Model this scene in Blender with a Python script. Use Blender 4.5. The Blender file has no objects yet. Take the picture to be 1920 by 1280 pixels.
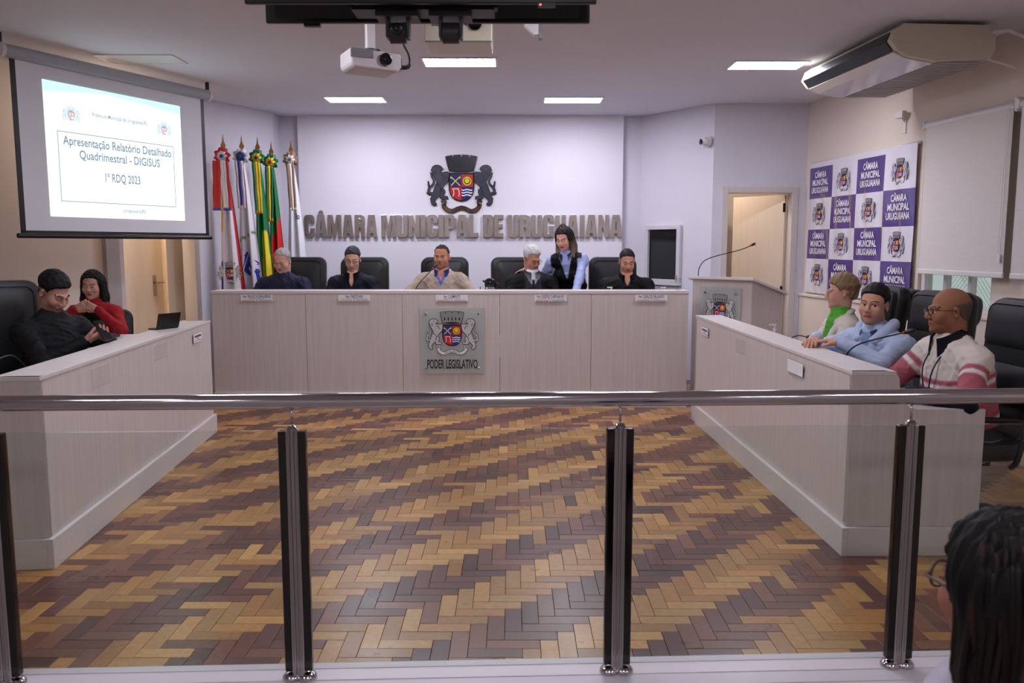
import bpy, bmesh, math, random
import numpy as np
from mathutils import Vector, Matrix, Euler
random.seed(7); np.random.seed(7)
SC = bpy.context.scene
COL = SC.collection
R = math.radians

# ------------------------------------------------------------------ camera, world, exposure
cam_d = bpy.data.cameras.new('camera'); cam = bpy.data.objects.new('camera', cam_d); COL.objects.link(cam)
cam_d.sensor_width = 36.0; cam_d.lens = 36.0 * 1550.0 / 1920.0
cam.location = (0, 0, 1.57); cam.rotation_euler = (R(90 - 6.697), 0, 0)
cam_d.dof.use_dof = True; cam_d.dof.focus_distance = 8.0; cam_d.dof.aperture_fstop = 5.8
cam_d.clip_start = 0.05; cam_d.clip_end = 100
SC.camera = cam
SC.view_settings.view_transform = 'Standard'; SC.view_settings.look = 'None'
SC.view_settings.gamma = 1.0; SC.view_settings.use_curve_mapping = False
SC.view_settings.exposure = 0.22
w = bpy.data.worlds.new('world'); SC.world = w; w.use_nodes = True
bg = w.node_tree.nodes['Background']; bg.inputs[0].default_value = (0.72, 0.80, 0.80, 1); bg.inputs[1].default_value = 0.55
LED = 47.0          # radiance of a lit ceiling panel
LEDC = (0.90, 0.885, 1.0)
WARM = (1.0, 0.84, 0.66)
HALL_FILL = 26.0      # unseen panels behind the camera, added to brighten the foreground

# ------------------------------------------------------------------ materials
def lin(c):
    return tuple(((x/255)/12.92 if x/255 <= .04045 else ((x/255+.055)/1.055)**2.4) for x in c)
MATS = {}
def mat(name, rgb=(128,128,128), rough=.5, metal=0., coat=0., spec=.5, var=0., vscale=8., stretch=(1,1,1),
        bump=0., bscale=60., trans=0., ior=1.45, emit=None, estr=0., attr=None, alpha=1., sheen=0.):
    if name in MATS: return MATS[name]
    m = bpy.data.materials.new(name); m.use_nodes = True; nt = m.node_tree; N = nt.nodes; L = nt.links
    b = N['Principled BSDF']
    c = lin(rgb) + (1,)
    b.inputs['Base Color'].default_value = c; b.inputs['Roughness'].default_value = rough
    b.inputs['Metallic'].default_value = metal; b.inputs['Coat Weight'].default_value = coat
    b.inputs['Coat Roughness'].default_value = .12
    b.inputs['Specular IOR Level'].default_value = spec; b.inputs['IOR'].default_value = ior
    b.inputs['Transmission Weight'].default_value = trans; b.inputs['Alpha'].default_value = alpha
    b.inputs['Sheen Weight'].default_value = sheen
    if emit: b.inputs['Emission Color'].default_value = lin(emit)+(1,); b.inputs['Emission Strength'].default_value = estr
    src = None
    if attr:
        a = N.new('ShaderNodeAttribute'); a.attribute_name = attr; src = a.outputs['Color']; L.new(src, b.inputs['Base Color'])
    if var or bump:
        tc = N.new('ShaderNodeTexCoord'); mp = N.new('ShaderNodeMapping'); mp.inputs['Scale'].default_value = stretch
        L.new(tc.outputs['Object'], mp.inputs['Vector'])
    if var:
        n = N.new('ShaderNodeTexNoise'); n.inputs['Scale'].default_value = vscale; n.inputs['Detail'].default_value = 5
        L.new(mp.outputs[0], n.inputs['Vector'])
        r = N.new('ShaderNodeMapRange'); r.inputs['From Min'].default_value = .3; r.inputs['From Max'].default_value = .7
        r.inputs['To Min'].default_value = 1-var; r.inputs['To Max'].default_value = 1+var
        L.new(n.outputs['Fac'], r.inputs['Value'])
        mx = N.new('ShaderNodeMix'); mx.data_type = 'RGBA'; mx.blend_type = 'MULTIPLY'; mx.inputs['Factor'].default_value = 1
        if src: L.new(src, mx.inputs['A'])
        else: mx.inputs['A'].default_value = c
        L.new(r.outputs[0], mx.inputs['B']); L.new(mx.outputs['Result'], b.inputs['Base Color'])
    if bump:
        n2 = N.new('ShaderNodeTexNoise'); n2.inputs['Scale'].default_value = bscale; n2.inputs['Detail'].default_value = 4
        L.new(mp.outputs[0], n2.inputs['Vector'])
        bp = N.new('ShaderNodeBump'); bp.inputs['Strength'].default_value = bump; bp.inputs['Distance'].default_value = .01
        L.new(n2.outputs['Fac'], bp.inputs['Height']); L.new(bp.outputs[0], b.inputs['Normal'])
    MATS[name] = m
    return m
def emis(name, rgb, s):
    if name in MATS: return MATS[name]
    m = bpy.data.materials.new(name); m.use_nodes = True; nt = m.node_tree
    nt.nodes.remove(nt.nodes['Principled BSDF']); e = nt.nodes.new('ShaderNodeEmission')
    e.inputs[0].default_value = tuple(rgb)+(1,); e.inputs[1].default_value = s
    nt.links.new(e.outputs[0], nt.nodes['Material Output'].inputs[0]); MATS[name] = m; return m
def clear(name, rgb=(235,245,240), ior=1.45, refl=1.0):
    # thin clear pane: mostly see-through with a Fresnel reflection
    if name in MATS: return MATS[name]
    m = bpy.data.materials.new(name); m.use_nodes = True; nt = m.node_tree; N = nt.nodes; L = nt.links
    N.remove(N['Principled BSDF'])
    t = N.new('ShaderNodeBsdfTransparent'); t.inputs[0].default_value = lin(rgb)+(1,)
    g = N.new('ShaderNodeBsdfGlossy'); g.inputs['Roughness'].default_value = .02
    ge = N.new('ShaderNodeNewGeometry'); dt = N.new('ShaderNodeVectorMath'); dt.operation = 'DOT_PRODUCT'
    L.new(ge.outputs['Normal'], dt.inputs[0]); L.new(ge.outputs['Incoming'], dt.inputs[1])
    def mth(op,a,b=None):
        n = N.new('ShaderNodeMath'); n.operation = op
        for i_,x in enumerate((a,b)):
            if x is None: continue
            if isinstance(x,(int,float)): n.inputs[i_].default_value = x
            else: L.new(x, n.inputs[i_])
        return n.outputs[0]
    f0 = ((ior-1)/(ior+1))**2
    sch = mth('ADD', mth('MULTIPLY', mth('POWER', mth('SUBTRACT',1.0,mth('ABSOLUTE',dt.outputs['Value'])), 5.0), 1-f0), f0)
    ma = N.new('ShaderNodeMath'); ma.operation = 'MULTIPLY'; ma.inputs[1].default_value = refl; L.new(sch, ma.inputs[0])
    mx = N.new('ShaderNodeMixShader'); L.new(ma.outputs[0], mx.inputs[0]); L.new(t.outputs[0], mx.inputs[1]); L.new(g.outputs[0], mx.inputs[2])
    L.new(mx.outputs[0], N['Material Output'].inputs[0]); MATS[name] = m; return m

# ------------------------------------------------------------------ mesh helpers
class MB:
    def __init__(s): s.v = []; s.f = []; s.m = []; s.c = None
    def add(s, vs, fs, m=0, M=None):
        o = len(s.v)
        s.v += [tuple(M @ Vector(p)) if M is not None else tuple(p) for p in vs]
        s.f += [tuple(i+o for i in f) for f in fs]; s.m += [m]*len(fs); return s
    def box(s, x0, x1, y0, y1, z0, z1, m=0, M=None):
        vs = [(x,y,z) for z in (z0,z1) for y in (y0,y1) for x in (x0,x1)]
        return s.add(vs, [(0,2,3,1),(4,5,7,6),(0,1,5,4),(2,6,7,3),(0,4,6,2),(1,3,7,5)], m, M)
    def prism(s, poly, d0, d1, m=0, M=None, mb=None):
        # poly in (x, z), extruded along y from d0 (front, smaller y) to d1; triangulated caps
        n = len(poly); area = sum(poly[i][0]*poly[(i+1)%n][1]-poly[(i+1)%n][0]*poly[i][1] for i in range(n))
        if area < 0: poly = poly[::-1]
        from mathutils.geometry import tessellate_polygon
        tr = tessellate_polygon([[Vector((p[0],p[1],0)) for p in poly]])
        vs = [(p[0],d0,p[1]) for p in poly]+[(p[0],d1,p[1]) for p in poly]
        def o(t):
            a,b,c = [poly[i] for i in t]
            return t if (b[0]-a[0])*(c[1]-a[1])-(b[1]-a[1])*(c[0]-a[0]) > 0 else t[::-1]
        tr = [tuple(o(tuple(t))) for t in tr]
        s.add(vs, tr+[tuple(i+n for i in t[::-1]) for t in tr]+[(i,i+n,(i+1)%n+n,(i+1)%n) for i in range(n)], m, M); return s
    def tube(s, pts, r, n=8, m=0, M=None, caps=True, flat=1.0):
        pts = [Vector(p) for p in pts]; k = len(pts); rs = r if isinstance(r,(list,tuple)) else [r]*k
        vs = []; up = None
        for i,p in enumerate(pts):
            t = (pts[min(i+1,k-1)]-pts[max(i-1,0)]).normalized()
            if up is None:
                up = Vector((0,0,1)) if abs(t.z) < .9 else Vector((0,1,0))
            a = t.cross(up).normalized(); b = a.cross(t).normalized(); up = b
            for j in range(n):
                q = 2*math.pi*j/n; vs.append(p+(a*math.cos(q)+b*math.sin(q)*flat)*rs[i])
        fs = [(i*n+j, i*n+(j+1)%n, (i+1)*n+(j+1)%n, (i+1)*n+j) for i in range(k-1) for j in range(n)]
        if caps: fs += [tuple(range(n))[::-1], tuple((k-1)*n+j for j in range(n))]
        return s.add(vs, fs, m, M)
    def lathe(s, prof, n=20, m=0, M=None):
        vs = [(r*math.cos(2*math.pi*j/n), r*math.sin(2*math.pi*j/n), z) for r,z in prof for j in range(n)]
        k = len(prof)
        fs = [(i*n+j, i*n+(j+1)%n, (i+1)*n+(j+1)%n, (i+1)*n+j) for i in range(k-1) for j in range(n)]
        fs += [tuple(range(n))[::-1], tuple((k-1)*n+j for j in range(n))]
        return s.add(vs, fs, m, M)
    def grid(s, fn, nu, nv, m=0, M=None, thick=None):
        vs = [fn(i/nu, j/nv) for j in range(nv+1) for i in range(nu+1)]
        fs = [(j*(nu+1)+i, j*(nu+1)+i+1, (j+1)*(nu+1)+i+1, (j+1)*(nu+1)+i) for j in range(nv) for i in range(nu)]
        return s.add(vs, fs, m, M)
    def ball(s, c, r, n=12, m=0, M=None, sc=(1,1,1)):
        vs=[];k=n//2
        for i in range(k+1):
            th=math.pi*i/k
            for j in range(n):
                ph=2*math.pi*j/n; vs.append((c[0]+r*sc[0]*math.sin(th)*math.cos(ph), c[1]+r*sc[1]*math.sin(th)*math.sin(ph), c[2]-r*sc[2]*math.cos(th)))
        return s.add(vs,[(i*n+j,i*n+(j+1)%n,(i+1)*n+(j+1)%n,(i+1)*n+j) for i in range(k) for j in range(n)],m,M)
def mesh_obj(name, mb, mats, parent=None, smooth=False, bevel=0, seg=2, solid=0, weld=False):
    me = bpy.data.meshes.new(name); me.from_pydata(mb.v, [], mb.f)
    for mm in (mats if isinstance(mats,(list,tuple)) else [mats]): me.materials.append(mm)
    if any(mb.m): me.polygons.foreach_set('material_index', mb.m)
    if mb.c is not None:
        at = me.color_attributes.new('Col','FLOAT_COLOR','POINT'); at.data.foreach_set('color', np.asarray(mb.c,dtype=np.float32).ravel())
    me.update()
    if smooth:
        me.polygons.foreach_set('use_smooth', [True]*len(me.polygons))
        if smooth == 'auto': me.set_sharp_from_angle(angle=R(40))
    o = bpy.data.objects.new(name, me); COL.objects.link(o)
    if parent is not None: o.parent = parent
    if solid: md = o.modifiers.new('solid','SOLIDIFY'); md.thickness = solid; md.offset = 0
    if bevel: md = o.modifiers.new('bevel','BEVEL'); md.width = bevel; md.segments = seg; md.limit_method = 'ANGLE'; md.angle_limit = R(35); md.harden_normals = False
    return o
def tag(o, label=None, cat=None, group=None, kind=None):
    if label: o['label'] = label
    if cat: o['category'] = cat
    if group: o['group'] = group
    if kind: o['kind'] = kind
    return o
def thing(name, label, cat, loc=(0,0,0), rz=0., group=None):
    o = bpy.data.objects.new(name, None); COL.objects.link(o); o.empty_display_size = .1
    o.location = loc; o.rotation_euler = (0,0,rz); return tag(o,label,cat,group)
def copy_tree(o, parent=None):
    c = o.copy(); COL.objects.link(c)
    if parent is not None: c.parent = parent
    for ch in [x for x in bpy.data.objects if x.parent == o]: copy_tree(ch, c)
    return c
def TR(x=0,y=0,z=0,rz=0,rx=0,ry=0,s=1): return Matrix.Translation((x,y,z)) @ Euler((rx,ry,rz)).to_matrix().to_4x4() @ Matrix.Scale(s,4)

# ------------------------------------------------------------------ lettering (all strings converted once, at size 1)
TXT = {}
def bake_text(specs):
    obs = []
    for key,(body,off,ext,align,sx) in specs.items():
        cu = bpy.data.curves.new('t','FONT'); cu.body = body; cu.size = 1; cu.offset = off; cu.extrude = ext; cu.align_x = align
        cu.resolution_u = 3
        ob = bpy.data.objects.new('t', cu); COL.objects.link(ob); obs.append((key,ob,sx))
    bpy.context.view_layer.update(); dg = bpy.context.evaluated_depsgraph_get()
    for key,ob,sx in obs:
        me = bpy.data.meshes.new_from_object(ob.evaluated_get(dg))
        v = np.array([tuple(p.co) for p in me.vertices] or [(0,0,0)]); v[:,0] *= sx
        TXT[key] = (v, [tuple(p.vertices) for p in me.polygons])
        bpy.data.meshes.remove(me)
    for key,ob,sx in obs:
        cu = ob.data; bpy.data.objects.remove(ob); bpy.data.curves.remove(cu)
def txt(mb, key, size, x, z, y=0, M=None, m=0, fit=None, depth=1.0):
    # lettering in the local xz plane, facing -y; its lettering depth runs along y
    v,f = TXT[key]; v = v.copy()
    w_ = v[:,0].max()-v[:,0].min(); sx = size
    if fit: sx = fit/w_
    vs = [(x+p[0]*sx, y-p[2]*depth, z+p[1]*size) for p in v]
    mb.add(vs, f, m, M); return w_*sx
# ------------------------------------------------------------------ shared materials
M_wall = mat('white_wall_paint', (214,211,222), .75, var=.015, vscale=3, bump=.03, bscale=120)
M_panelw = mat('bright_white_wall_paint', (226,223,234), .7, bump=.02, bscale=120)
M_beige = mat('beige_wall_paint', (224,210,198), .75, var=.02, vscale=2, bump=.05, bscale=90)
M_ceil = mat('ceiling_paint', (220,219,228), .85, var=.015, vscale=1.5)
M_lam = None
def laminate(name, rgb, var=.07, sc=(26,26,1.1)):
    return mat(name, rgb, .38, var=var, vscale=1.6, stretch=sc, bump=.02, bscale=3)
M_lam = laminate('pale_wood_laminate', (203,193,189))
M_lamh = mat('pale_wood_laminate_edge', (210,202,200), .38, var=.05, vscale=1.6, stretch=(2,26,26))
M_chrome = mat('polished_steel', (190,186,190), .10, metal=1)
M_darkchrome = mat('dark_polished_steel', (70,66,66), .10, metal=1)
M_black = mat('black_plastic', (16,16,18), .4)
M_blackg = mat('glossy_black_plastic', (10,10,12), .15)
M_leather = mat('black_leather', (11,11,13), .42, bump=.08, bscale=160)
M_leather2 = mat('dark_grey_mesh_fabric', (20,20,25), .6, bump=.1, bscale=300)
M_white = mat('white_plastic', (225,222,222), .35)
M_cream = mat('cream_enamel', (206,200,180), .35, var=.02, vscale=4)
M_grey = mat('grey_plastic', (120,118,122), .4)
M_doorw = mat('cream_door_laminate', (236,220,200), .45, var=.03, vscale=2, stretch=(14,14,1))
M_glass = clear('clear_glass', (247,251,249), 1.45, .8)
M_acryl = clear('clear_acrylic', (253,254,254), 1.45, .3)
M_paper = mat('white_paper', (232,230,234), .6)
M_red = mat('red_print', (196,38,44), .5); M_blue = mat('blue_print', (38,44,140), .5); M_ink = mat('black_print', (22,20,24), .5)
M_yel = mat('yellow_print', (222,212,40), .5); M_whiteprint = mat('white_print', (235,232,235), .5)

bake_text({
 'np1':('Ver. PAULO KLEINUBING',.012,0,'CENTER',1), 'np1b':('Bancada Republicanos',.0,0,'CENTER',1),
 'np2':('Ver. PADOVAN',.012,0,'CENTER',1), 'np2b':('Vice-presidente - Bancada Republicanos',0,0,'CENTER',1),
 'np3':('Ver. CLEMENTE',.012,0,'CENTER',1), 'np3b':('Bancada do PDT',0,0,'CENTER',1),
 'np4':('Ver. EGÍDIO CARVALHO',.012,0,'CENTER',1), 'np4b':('1º Secretário - Bancada Progressistas',0,0,'CENTER',1),
 'np5':('Ver. CARLOS DELGADO',.012,0,'CENTER',1), 'np5b':('Bancada Progressistas',0,0,'CENTER',1),
 'poder':('PODER LEGISLATIVO',.022,0,'CENTER',.72), 'scroll':('URUGUAIANA',.02,0,'CENTER',1),
 'b1':('CÂMARA',.03,0,'CENTER',.8), 'b2':('MUNICIPAL',.03,0,'CENTER',.8), 'b3':('URUGUAIANA',.03,0,'CENTER',.8),
 's1':('Prefeitura Municipal de Uruguaiana/RS',.014,0,'CENTER',1), 's2':('Secretaria Municipal de Saúde',0,0,'CENTER',.9),
 's3':('Apresentação Relatório Detalhado',.016,0,'CENTER',.9), 's4':('Quadrimestral - DIGISUS',.016,0,'CENTER',.9), 's5':('1º RDQ 2023',.016,0,'CENTER',.9),
 's6':('Conforme, Artigo 36 da Lei Complementar n.º 141, de 13 de janeiro de 2012',0,0,'CENTER',.9), 's7':('Uruguaiana/RS',.014,0,'CENTER',.9),
 'mer':('MERCOSUR',.035,0,'LEFT',1), 'pio':('Rio',.02,0,'LEFT',1)})

# ------------------------------------------------------------------ the room
def struct(name, mb, m, parent=None, bevel=0, **k):
    o = mesh_obj(name, mb, m, parent, bevel=bevel, **k)
    if parent is None: tag(o, kind='structure')
    return o
CH = 3.1
def wall(name, p0, p1, m, openings=(), t=.14, z0=0., z1=CH):
    # runs from p0 to p1 (room on the left-hand side when walking p0 -> p1 reversed); thickness goes outward (right side)
    p0 = Vector(p0); p1 = Vector(p1); L = (p1-p0).length; a = math.atan2(p1.y-p0.y, p1.x-p0.x)
    M = TR(p0.x,p0.y,0,a); mb = MB(); s = 0.
    for (a0,a1,b0,b1) in sorted(openings):
        mb.box(s,a0,0,t,z0,z1,0,M)
        if b0 > z0+.001: mb.box(a0,a1,0,t,z0,b0,0,M)
        if b1 < z1-.001: mb.box(a0,a1,0,t,b1,z1,0,M)
        s = a1
    mb.box(s,L,0,t,z0,z1,0,M)
    return struct(name, mb, m), M
# walking left to right with the outside on the +y' (left) side of the walk
LW0, LW1 = (-5.5,4.723), (-2.80,9.892)
lwd = Vector(LW1)-Vector(LW0); lwl = lwd.length
def ls(x,y): return (Vector((x,y))-Vector(LW0)).dot(lwd.normalized())
d0, d1 = ls(-3.776,8.024), ls(-3.368,8.806)
wall_left, ML = wall('wall_left', LW0, (-3.33,8.877), M_beige, [(d0,d1,0,2.15)])
wall_lw, _ = wall('wall_left_rear', (-3.33,8.877), LW1, M_wall)
wall('wall_left_return', LW1, (-2.80,10.2), M_wall)
wall('wall_back', (-2.80,10.2), (1.573,10.2), M_wall)
mb = MB(); mb.box(-2.562,1.333,10.1,10.199,0,CH); struct('wall_panel', mb, M_panelw)
wall('wall_angled', (1.573,10.2), (2.221,9.28), M_wall)
wall('wall_door', (2.221,9.28), (3.256,9.28), M_wall, [(.157,.891,0,2.15)])
RW0, RW1 = (3.256,9.28), (4.67,-3.0)
rwd = (Vector(RW1)-Vector(RW0)).normalized()
def rs(y): return (9.28-y)/(-rwd.y)
wz0, wz1 = 1.03, 2.45
ws0, ws1 = rs(7.15), rs(6.22)
wall_right, MRW = wall('wall_right', RW0, RW1, M_beige, [(ws0,ws1,wz0,wz1), (rs(5.75),rs(4.9),wz0,wz1)])
wall('wall_side', (-5.5,-3.0), LW0, M_beige)
wall('wall_rear', (4.67,-3.0), (-5.5,-3.0), M_beige)
mb = MB(); mb.box(-6.5,5.2,-3.2,11.6,CH,CH+.1); struct('ceiling', mb, M_ceil)
# ledge along the right wall
mb = MB(); mb.box(0,rs(3.0),-.035,-.001,0,1.0,0,MRW); mb.box(0,rs(3.0),-.05,-.001,1.0,1.03,0,MRW); struct('trim_1', mb, M_beige, bevel=.006)

# ------------------------------------------------------------------ parquet floor (7 x 21 cm blocks, herringbone)
mb = MB(); mb.box(-6.5,5.2,-3.2,11.6,-.12,-.016); floor = struct('floor', mb, mat('floor_screed', (70,46,34), .8))
PW = .071
def wood(name, a, b):
    m = mat(name, a, .30, coat=.25, var=.16, vscale=1.0, stretch=(9,9,9), bump=.03, bscale=14); return m
def wood_mat(name, tones, rough):
    m = bpy.data.materials.new(name); m.use_nodes = True; nt = m.node_tree; N = nt.nodes; L = nt.links; b = N['Principled BSDF']
    at = N.new('ShaderNodeAttribute'); at.attribute_name = 'Col'
    oi = N.new('ShaderNodeObjectInfo')
    geo = N.new('ShaderNodeNewGeometry'); mp = N.new('ShaderNodeMapping'); mp.inputs['Scale'].default_value = (30,30,30); L.new(geo.outputs['Position'], mp.inputs[0])
    n = N.new('ShaderNodeTexNoise'); n.inputs['Scale'].default_value = 1.2; n.inputs['Detail'].default_value = 6; L.new(mp.outputs[0], n.inputs['Vector'])
    r = N.new('ShaderNodeMapRange'); r.inputs['From Min'].default_value=.3; r.inputs['From Max'].default_value=.7; r.inputs['To Min'].default_value=.86; r.inputs['To Max'].default_value=1.12; L.new(n.outputs['Fac'], r.inputs['Value'])
    mx = N.new('ShaderNodeMix'); mx.data_type='RGBA'; mx.blend_type='MULTIPLY'; mx.inputs['Factor'].default_value=1; L.new(at.outputs['Color'], mx.inputs['A']); L.new(r.outputs[0], mx.inputs['B']); L.new(mx.outputs['Result'], b.inputs['Base Color'])
    n2 = N.new('ShaderNodeTexNoise'); n2.inputs['Scale'].default_value = 3; n2.inputs['Detail'].default_value = 3; L.new(geo.outputs['Position'], n2.inputs['Vector'])
    r2 = N.new('ShaderNodeMapRange'); r2.inputs['To Min'].default_value=rough-.08; r2.inputs['To Max'].default_value=rough+.14; L.new(n2.outputs['Fac'], r2.inputs['Value']); L.new(r2.outputs[0], b.inputs['Roughness'])
    b.inputs['Specular IOR Level'].default_value = .55
    return m
M_parq = wood_mat('varnished_parquet', None, .27)
LIGHT = [(168,120,66),(176,130,74),(158,110,58),(180,136,80),(164,114,62)]
DARK = [(102,60,46),(90,52,42),(114,66,48),(82,48,42),(118,76,58),(98,56,50)]
X0, Y0 = -5.0, 2.86
def block_shape(horizontal):
    a, b = (3*PW, PW) if horizontal else (PW, 3*PW); g = .0009; e = .0010
    vs = [(g,g,-.016),(a-g,g,-.016),(a-g,b-g,-.016),(g,b-g,-.016),(g,g,-e),(a-g,g,-e),(a-g,b-g,-e),(g,b-g,-e),
          (g+e,g+e,0),(a-g-e,g+e,0),(a-g-e,b-g-e,0),(g+e,b-g-e,0)]
    fs = [(0,1,5,4),(1,2,6,5),(2,3,7,6),(3,0,4,7),(4,5,9,8),(5,6,10,9),(6,7,11,10),(7,4,8,11),(8,9,10,11)]
    return vs, fs
blocks = []
import itertools
NA, NB = int(9.6/PW), int(7.4/PW)
for a in range(-2, NA):
    for b in range(-2, NB):
        t = (a-b) % 6
        if t == 0: hor = True
        elif t == 5: hor = False
        else: continue
        x, y = X0+a*PW, Y0+b*PW
        # strips: an upright strip and the lying strip to its lower right form one stripe of one timber
        st = ((a-b+ (1 if not hor else 0)) // 6)
        if hor and x > 4.6: continue
        # skip blocks under the councillors' dais or outside the side walls
        if y > 10.0 or (x > 3.9) or (x < -5.2): continue
        lightness = (st % 2 == 0)
        q = math.sin(x*1.7+.6)*math.sin(y*1.3+1.1)
        if random.random() < .07+.05*(q > .55): lightness = not lightness
        c = random.choice(LIGHT if lightness else DARK); k = random.uniform(.9,1.1)
        blocks.append((x,y,hor,tuple(min(255,v*k) for v in c)))
def inview(bk):
    x,y = bk[0]+.1,bk[1]+.1
    if y < 2.9 or y > 7.75: return False
    if x < max(-.62*y, -2.2-.09*(y-3.9)) : return False
    return x < 1.6 or (x > 2.5 and x < .62*y)
vis = sorted([b for b in blocks if inview(b)], key=lambda b:b[1]); near = set(id(b) for b in vis[:300])
shapes = {}
cache = {}
for hor in (True,False):
    shapes[hor] = block_shape(hor)
rest = MB(); cols = []
for bk in blocks:
    x,y,hor,c = bk; vs,fs = shapes[hor]; dz = random.uniform(-.0006,.0006); cl = lin(c)+(1,)
    if id(bk) in near:
        key = (hor,) + tuple(int(v/9) for v in c)
        if key not in cache:
            q = MB(); q.add(vs,fs); q.c = [cl]*len(vs); o = mesh_obj('parquet_block', q, M_parq, floor); cache[key] = o.data
        else:
            o = bpy.data.objects.new('parquet_block', cache[key]); COL.objects.link(o); o.parent = floor
        o.location = (x,y,dz)
    else:
        rest.add([(p[0]+x,p[1]+y,p[2]+dz) for p in vs], fs); cols += [cl]*len(vs)
rest.c = cols
tag(mesh_obj('parquet', rest, M_parq, floor), kind='stuff')
# smooth public floor on the camera's side of the rail
mb = MB(); mb.box(-5.4,4.4,-2.95,2.60,-.016,.0); struct('floor_public', mb, mat('grey_public_floor', (150,140,136), .5, var=.05, vscale=3))
# dais behind the front desk
mb = MB(); mb.box(-2.74,1.60,8.02,10.09,.001,.2); struct('floor_dais', mb, mat('dais_carpet', (70,62,60), .8, bump=.1, bscale=200), bevel=.005)

# ------------------------------------------------------------------ kerb and railing
KR = R(2.3); MK = TR(0,2.775,0,KR)
mb = MB()
mb.box(-4.6,4.2,-.16,.13,.0005,.045,0,MK); mb.box(-4.6,4.2,-.15,.10,.045,.058,0,MK)
for yy in (-.10,-.02,.06): mb.box(-4.6,4.2,yy,yy+.006,.058,.0605,0,MK)
mb.box(-4.6,4.2,-.15,.12,.030,.034,0,MK)
struct('trim_2', mb, mat('white_kerb_stone', (206,198,204), .35), bevel=.004)
rail = thing('railing', 'polished steel and glass railing across the front of the chamber', 'railing', (0,2.775,.06), KR)
mb = MB(); mb.tube([(-3.4,0,.985),(3.2,0,.985)], .0265, 24); mesh_obj('handrail', mb, M_chrome, rail, smooth='auto')
PX = [-2.82,-1.745,-.745,.372,1.392,2.46]
def post(x):
    q = MB()
    prof = []
    q.tube([(x,0,.012),(x,0,.89)], .0165, 20)
    for dx in (-.017,.017): q.tube([(x+dx*.8,-.012,.012),(x+dx*.8,-.012,.885)], .009, 12)
    q.lathe([(.001,.905),(.014,.9),(.02,.89)], 16, 0, TR(x,0,0))
    o = mesh_obj('post', q, mat('grey_polished_steel',(168,162,162),.12,metal=1), rail, smooth='auto')
    for s_ in (-1,1):
        c_ = MB(); xx = x+s_*.0325
        c_.box(xx-.0145,xx+.0145,-.016,.016,.03,.885); mesh_obj('glass_clamp', c_, M_darkchrome, o, bevel=.005)
        d_ = MB(); d_.lathe([(.034,0),(.034,.008),(.026,.018),(.012,.022),(.001,.023)], 20, 0, TR(x+s_*.026,0,0)); mesh_obj('base_flange', d_, M_chrome, o, smooth='auto')
    p_ = MB(); p_.tube([(x,0,.89),(x,0,.975)], .0045, 10); mesh_obj('rail_pin', p_, M_chrome, o, smooth=True)
for x in PX: post(x)
for i in range(len(PX)-1):
    q = MB(); q.box(PX[i]+.045,PX[i+1]-.045,-.004,.004,.035,.885); mesh_obj('glass_pane', q, M_glass, rail)

# ------------------------------------------------------------------ ceiling panels
M_led = emis('lit_led_diffuser', LEDC, LED); M_led_fill = emis('added_led_diffuser', LEDC, HALL_FILL)
def panel(x,y,mt,label,grp='recessed ceiling panels'):
    t = thing('ceiling_light', label, 'ceiling light', (x,y,CH), 0, grp)
    q = MB()
    for a in ((-.32,.32,-.17,-.15),(-.32,.32,.15,.17),(-.32,-.30,-.15,.15),(.30,.32,-.15,.15)): q.box(*a,-.008,-.0005)
    mesh_obj('frame', q, M_white, t)
    q = MB(); q.box(-.30,.30,-.15,.15,-.006,-.0008); mesh_obj('diffuser', q, mt, t)
panel(-.44,7.21,M_led,'lit rectangular ceiling panel nearest the hanging projectors')
panel(-1.66,9.03,M_led,'lit ceiling panel above the left half of the front desk')
panel(.65,9.05,M_led,'lit ceiling panel above the right half of the front desk')
panel(2.19,7.33,M_led,'lit ceiling panel beside the air conditioner')
panel(-3.08,7.10,mat('unlit_diffuser',(225,225,225),.4),'switched-off ceiling panel above the projection screen')
for x,lb in ((-1.66,'added unseen ceiling panel above the left side desk'),(.65,'added unseen ceiling panel above the open floor, right of its twin')): panel(x,4.35,M_led,lb)  # out-of-view pair, added to light the near desks and floor
for x,nm in ((-2.4,'left'),(0.2,'middle'),(2.8,'right')):
    for y,rw_ in ((.6,'front'),(-1.6,'rear')): panel(x,y,M_led_fill,'added unseen %s ceiling panel in the %s row over the public seats'%(nm,rw_),'added panels over the public seats')  # fill panels added behind the camera, never in view
# ------------------------------------------------------------------ coat of arms (traced once, unit width, in the local xz plane facing -y)
def _u(pts): return [((x-808)/1370., (640-y)/1370.) for x,y in pts]
def _mir(p): return [(-x,z) for x,z in p]
def _sym(half): return half + [(-x,z) for x,z in half[::-1]]
CROWN = _sym(_u([(575,398),(548,300),(505,130),(618,108),(636,158),(658,155),(668,106),(782,97),(790,142)]))
CROWN = _u([(690,414),(575,398),(548,300),(505,130),(618,108),(636,158),(658,155),(668,106),(782,97),(790,142)])
CROWN = CROWN + _mir(CROWN)[::-1]
LION = _u([(245,330),(290,302),(345,298),(395,315),(430,350),(424,380),(400,400),(385,425),(430,442),(520,428),(570,440),(560,500),(548,590),(500,640),(450,690),(425,745),(470,775),(465,830),(450,888),(525,905),(535,940),(420,952),(385,920),(378,860),(330,910),(282,960),(270,1010),(305,1040),(298,1066),(255,1070),(215,1030),(202,940),(230,900),(250,830),(290,720),(330,620),(300,560),(255,485),(238,405),(216,392)])
TAIL = _u([(250,850),(175,835),(160,780),(185,725),(245,665),(262,590),(222,520),(205,430)])
TAILB = _u([(178,730),(160,670),(150,600)]); TAILC = _u([(190,850),(150,845),(120,820)])
TONGUE = _u([(405,395),(440,385),(488,355),(450,375),(418,372)])
SHIELD = _u([(540,440),(545,560),(556,760),(580,860),(630,930),(700,980),(808,998)])
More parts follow.
